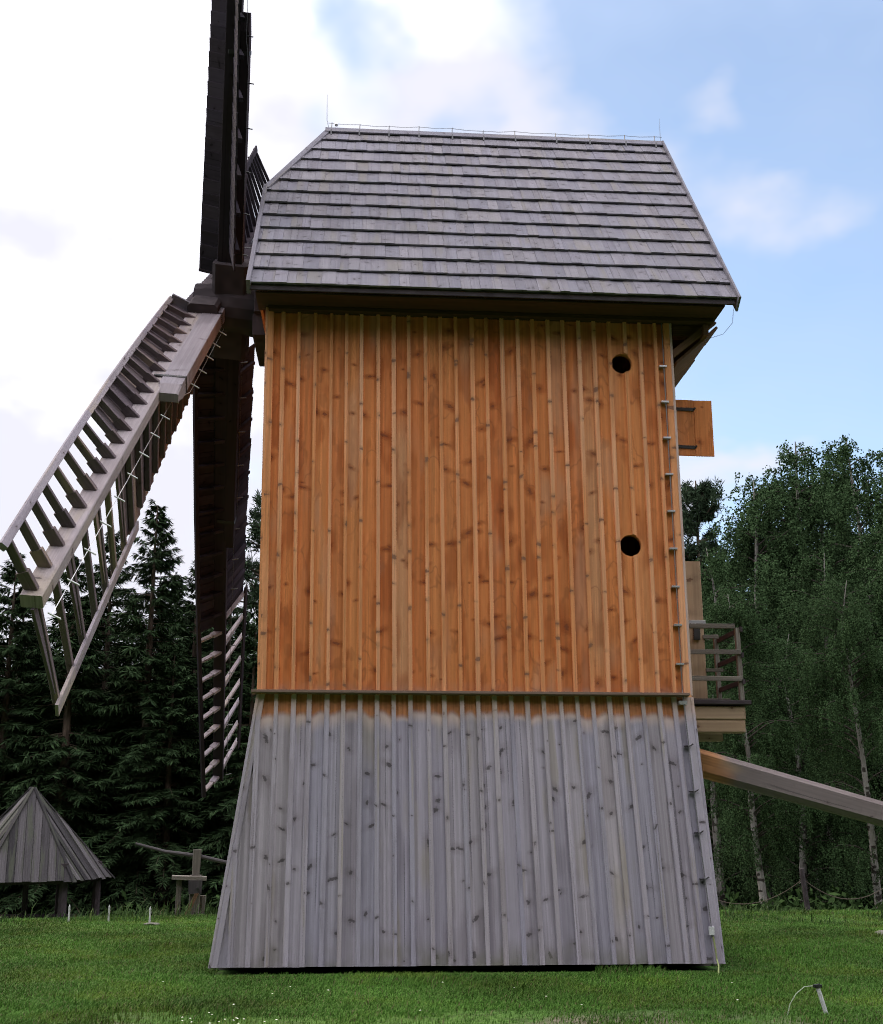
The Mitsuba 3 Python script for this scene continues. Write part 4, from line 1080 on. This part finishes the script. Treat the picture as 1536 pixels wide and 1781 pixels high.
scene['undergrowth'] = mikit.ply((v, f), 'mat_leaf', color=tint(n, r2, (0.020, 0.040, 0.014), (0.045, 0.080, 0.026)))
say('undergrowth', 'low dark green shrubs and ferns under the forest edge', 'undergrowth', kind='stuff')

# ------------------------------------------------------------------ grass
def blades(x, y, h, w, r, lo, hi, dry=0.06):
    n = len(x)
    b = np.stack([x, y, gz(x, y) - 0.008], 1)
    g = r.uniform(0, 2 * np.pi, n)
    sd = np.stack([np.cos(g), np.sin(g), 0 * g], 1) * (w / 2)[:, None]
    bend = np.stack([-np.sin(g), np.cos(g), 0 * g], 1) * (h * r.uniform(-0.7, 0.7, n))[:, None] + np.stack([0.15 * h, 0 * h, 0 * h], 1)
    m = b + bend * 0.3 + np.array([0, 0, 1.0]) * (h * 0.6)[:, None]
    t = b + bend + np.array([0, 0, 1.0]) * (h * r.uniform(0.8, 1.0, n))[:, None]
    v = np.stack([b - sd, b + sd, m + sd * 0.7, m - sd * 0.7, t], 1).reshape(-1, 3)
    k = np.arange(n)[:, None] * 5
    f = np.concatenate([k + [[0, 1, 2]], k + [[0, 2, 3]], k + [[3, 2, 4]]], 1).reshape(-1, 3)
    q = r.random((n, 1)); patch = meshkit.fbm(np.stack([x * 0.8, y * 0.8, 0 * x], -1), 3, 21)[:, None]
    c = np.array(lo) * (1 - q) + np.array(hi) * q
    c = c * (0.35 + 1.3 * patch)
    yel = (meshkit.fbm(np.stack([x * 1.7, y * 1.7, 0 * x + 3], -1), 3, 9)[:, None] - 0.45).clip(0, 0.3) * 2.2
    c = c * (1 - yel) + c * np.array([1.55, 1.05, 0.9]) * yel
    c = np.where(r.random((n, 1)) < dry, np.array([[0.15, 0.13, 0.065]]) * (0.6 + 0.6 * q), c)
    return v, f, np.repeat(c, 5, axis=0)


r3 = np.random.default_rng(5)
n = 620000
dist = 8.2 + 14.5 * r3.random(n) ** 1.25
a_ = YAW + np.arctan((r3.uniform(-160, 1700, n) - 768) / 1977.0)
gx, gy = EYE[0] + dist * np.sin(a_), EYE[1] + dist * np.cos(a_)
under = (gx > -AL * 0.9) & (gx < W + AR) & (gy > -SB - 0.06) & (gy < DEP)
gx, gy, dist = gx[~under], gy[~under], dist[~under]
tall = 1 + 1.1 * np.clip(meshkit.fbm(np.stack([gx * 1.3, gy * 1.3, 0 * gx], -1), 3, 33) - 0.5, 0, 1) * 2 + 0.9 * np.clip((gy - 6.4) / 3, 0, 1)
near_wall = np.exp(-((gy + SB + 0.02) / 0.10) ** 2) * ((gx > -AL) & (gx < W + 0.2))
hh = r3.uniform(0.020, 0.056, len(gx)) * tall * np.where((gy > -0.62) & (gy < 0) & (gx > -0.7) & (gx < 5.2), np.where((gx > 3.6) & (gx < 4.3), 1.6, 0.75), 1)
bare_ = meshkit.fbm(np.stack([gx * 0.9 + 4, gy * 0.9, 0 * gx], -1), 3, 7)
keep = r3.random(len(gx)) > np.clip((bare_ - 0.55) * 6, 0, 0.8) * (gy < -2.7)
gx, gy, hh = gx[keep], gy[keep], hh[keep]
v, f, c = blades(gx, gy, hh, r3.uniform(0.004, 0.009, len(gx)), r3, (0.040, 0.112, 0.013), (0.084, 0.168, 0.030))
scene['grass'] = mikit.ply((v, f), 'mat_grass', color=c)
say('grass', 'short green lawn grass around the mill', 'grass', kind='stuff')
n = 5200                                     # taller weeds along the crest and by the pounder
px_ = r3.choice([1, 0], n, p=[0.5, 0.5]); px_ = np.where(px_ == 1, r3.uniform(-60, 430, n), r3.uniform(1240, 1650, n))
dd = r3.uniform(19.0, 24.5, n); a_ = YAW + np.arctan((px_ - 768) / 1977.0)
wx, wy = EYE[0] + dd * np.sin(a_), EYE[1] + dd * np.cos(a_)
clump = np.clip(meshkit.fbm(np.stack([wx * 1.1, wy * 1.1, 0 * wx], -1), 3, 55) - 0.42, 0, 1) * 4
v, f, c = blades(wx, wy, r3.uniform(0.10, 0.34, n) * np.clip(clump, 0.25, 1.3), r3.uniform(0.008, 0.02, n), r3, (0.030, 0.066, 0.016), (0.060, 0.105, 0.032), 0.05)
scene['weeds'] = mikit.ply((v, f), 'mat_grass', color=c)
say('weeds', 'taller grass and weeds along the far edge of the lawn', 'weeds', kind='stuff')
# small white flowers and broad leaves in the lawn near the viewer
fx = np.r_[r3.normal(0.05, 0.22, 16), r3.uniform(-2.0, 5.0, 12)]; fy = np.r_[r3.normal(-3.35, 0.14, 16), r3.uniform(-3.4, -0.9, 12)]
pet = []
for x, y in zip(fx, fy):
    z = float(gz(x, y)) + r3.uniform(0.03, 0.065); q = r3.uniform(0, 6.28)
    ring = np.array([[x + 0.010 * math.cos(q + j * 1.2566), y + 0.010 * math.sin(q + j * 1.2566), z + 0.003 * (j % 2)] for j in range(5)])
    pet.append((np.vstack([ring, [[x, y, z + 0.006]]]), np.array([(5, j, (j + 1) % 5) for j in range(5)])))
pm = join(pet)
put('flowers', (pm[0], pm[1]), 'mat_petal', 'tiny white clover flowers scattered in the lawn at the bottom', 'flowers', kind='stuff')
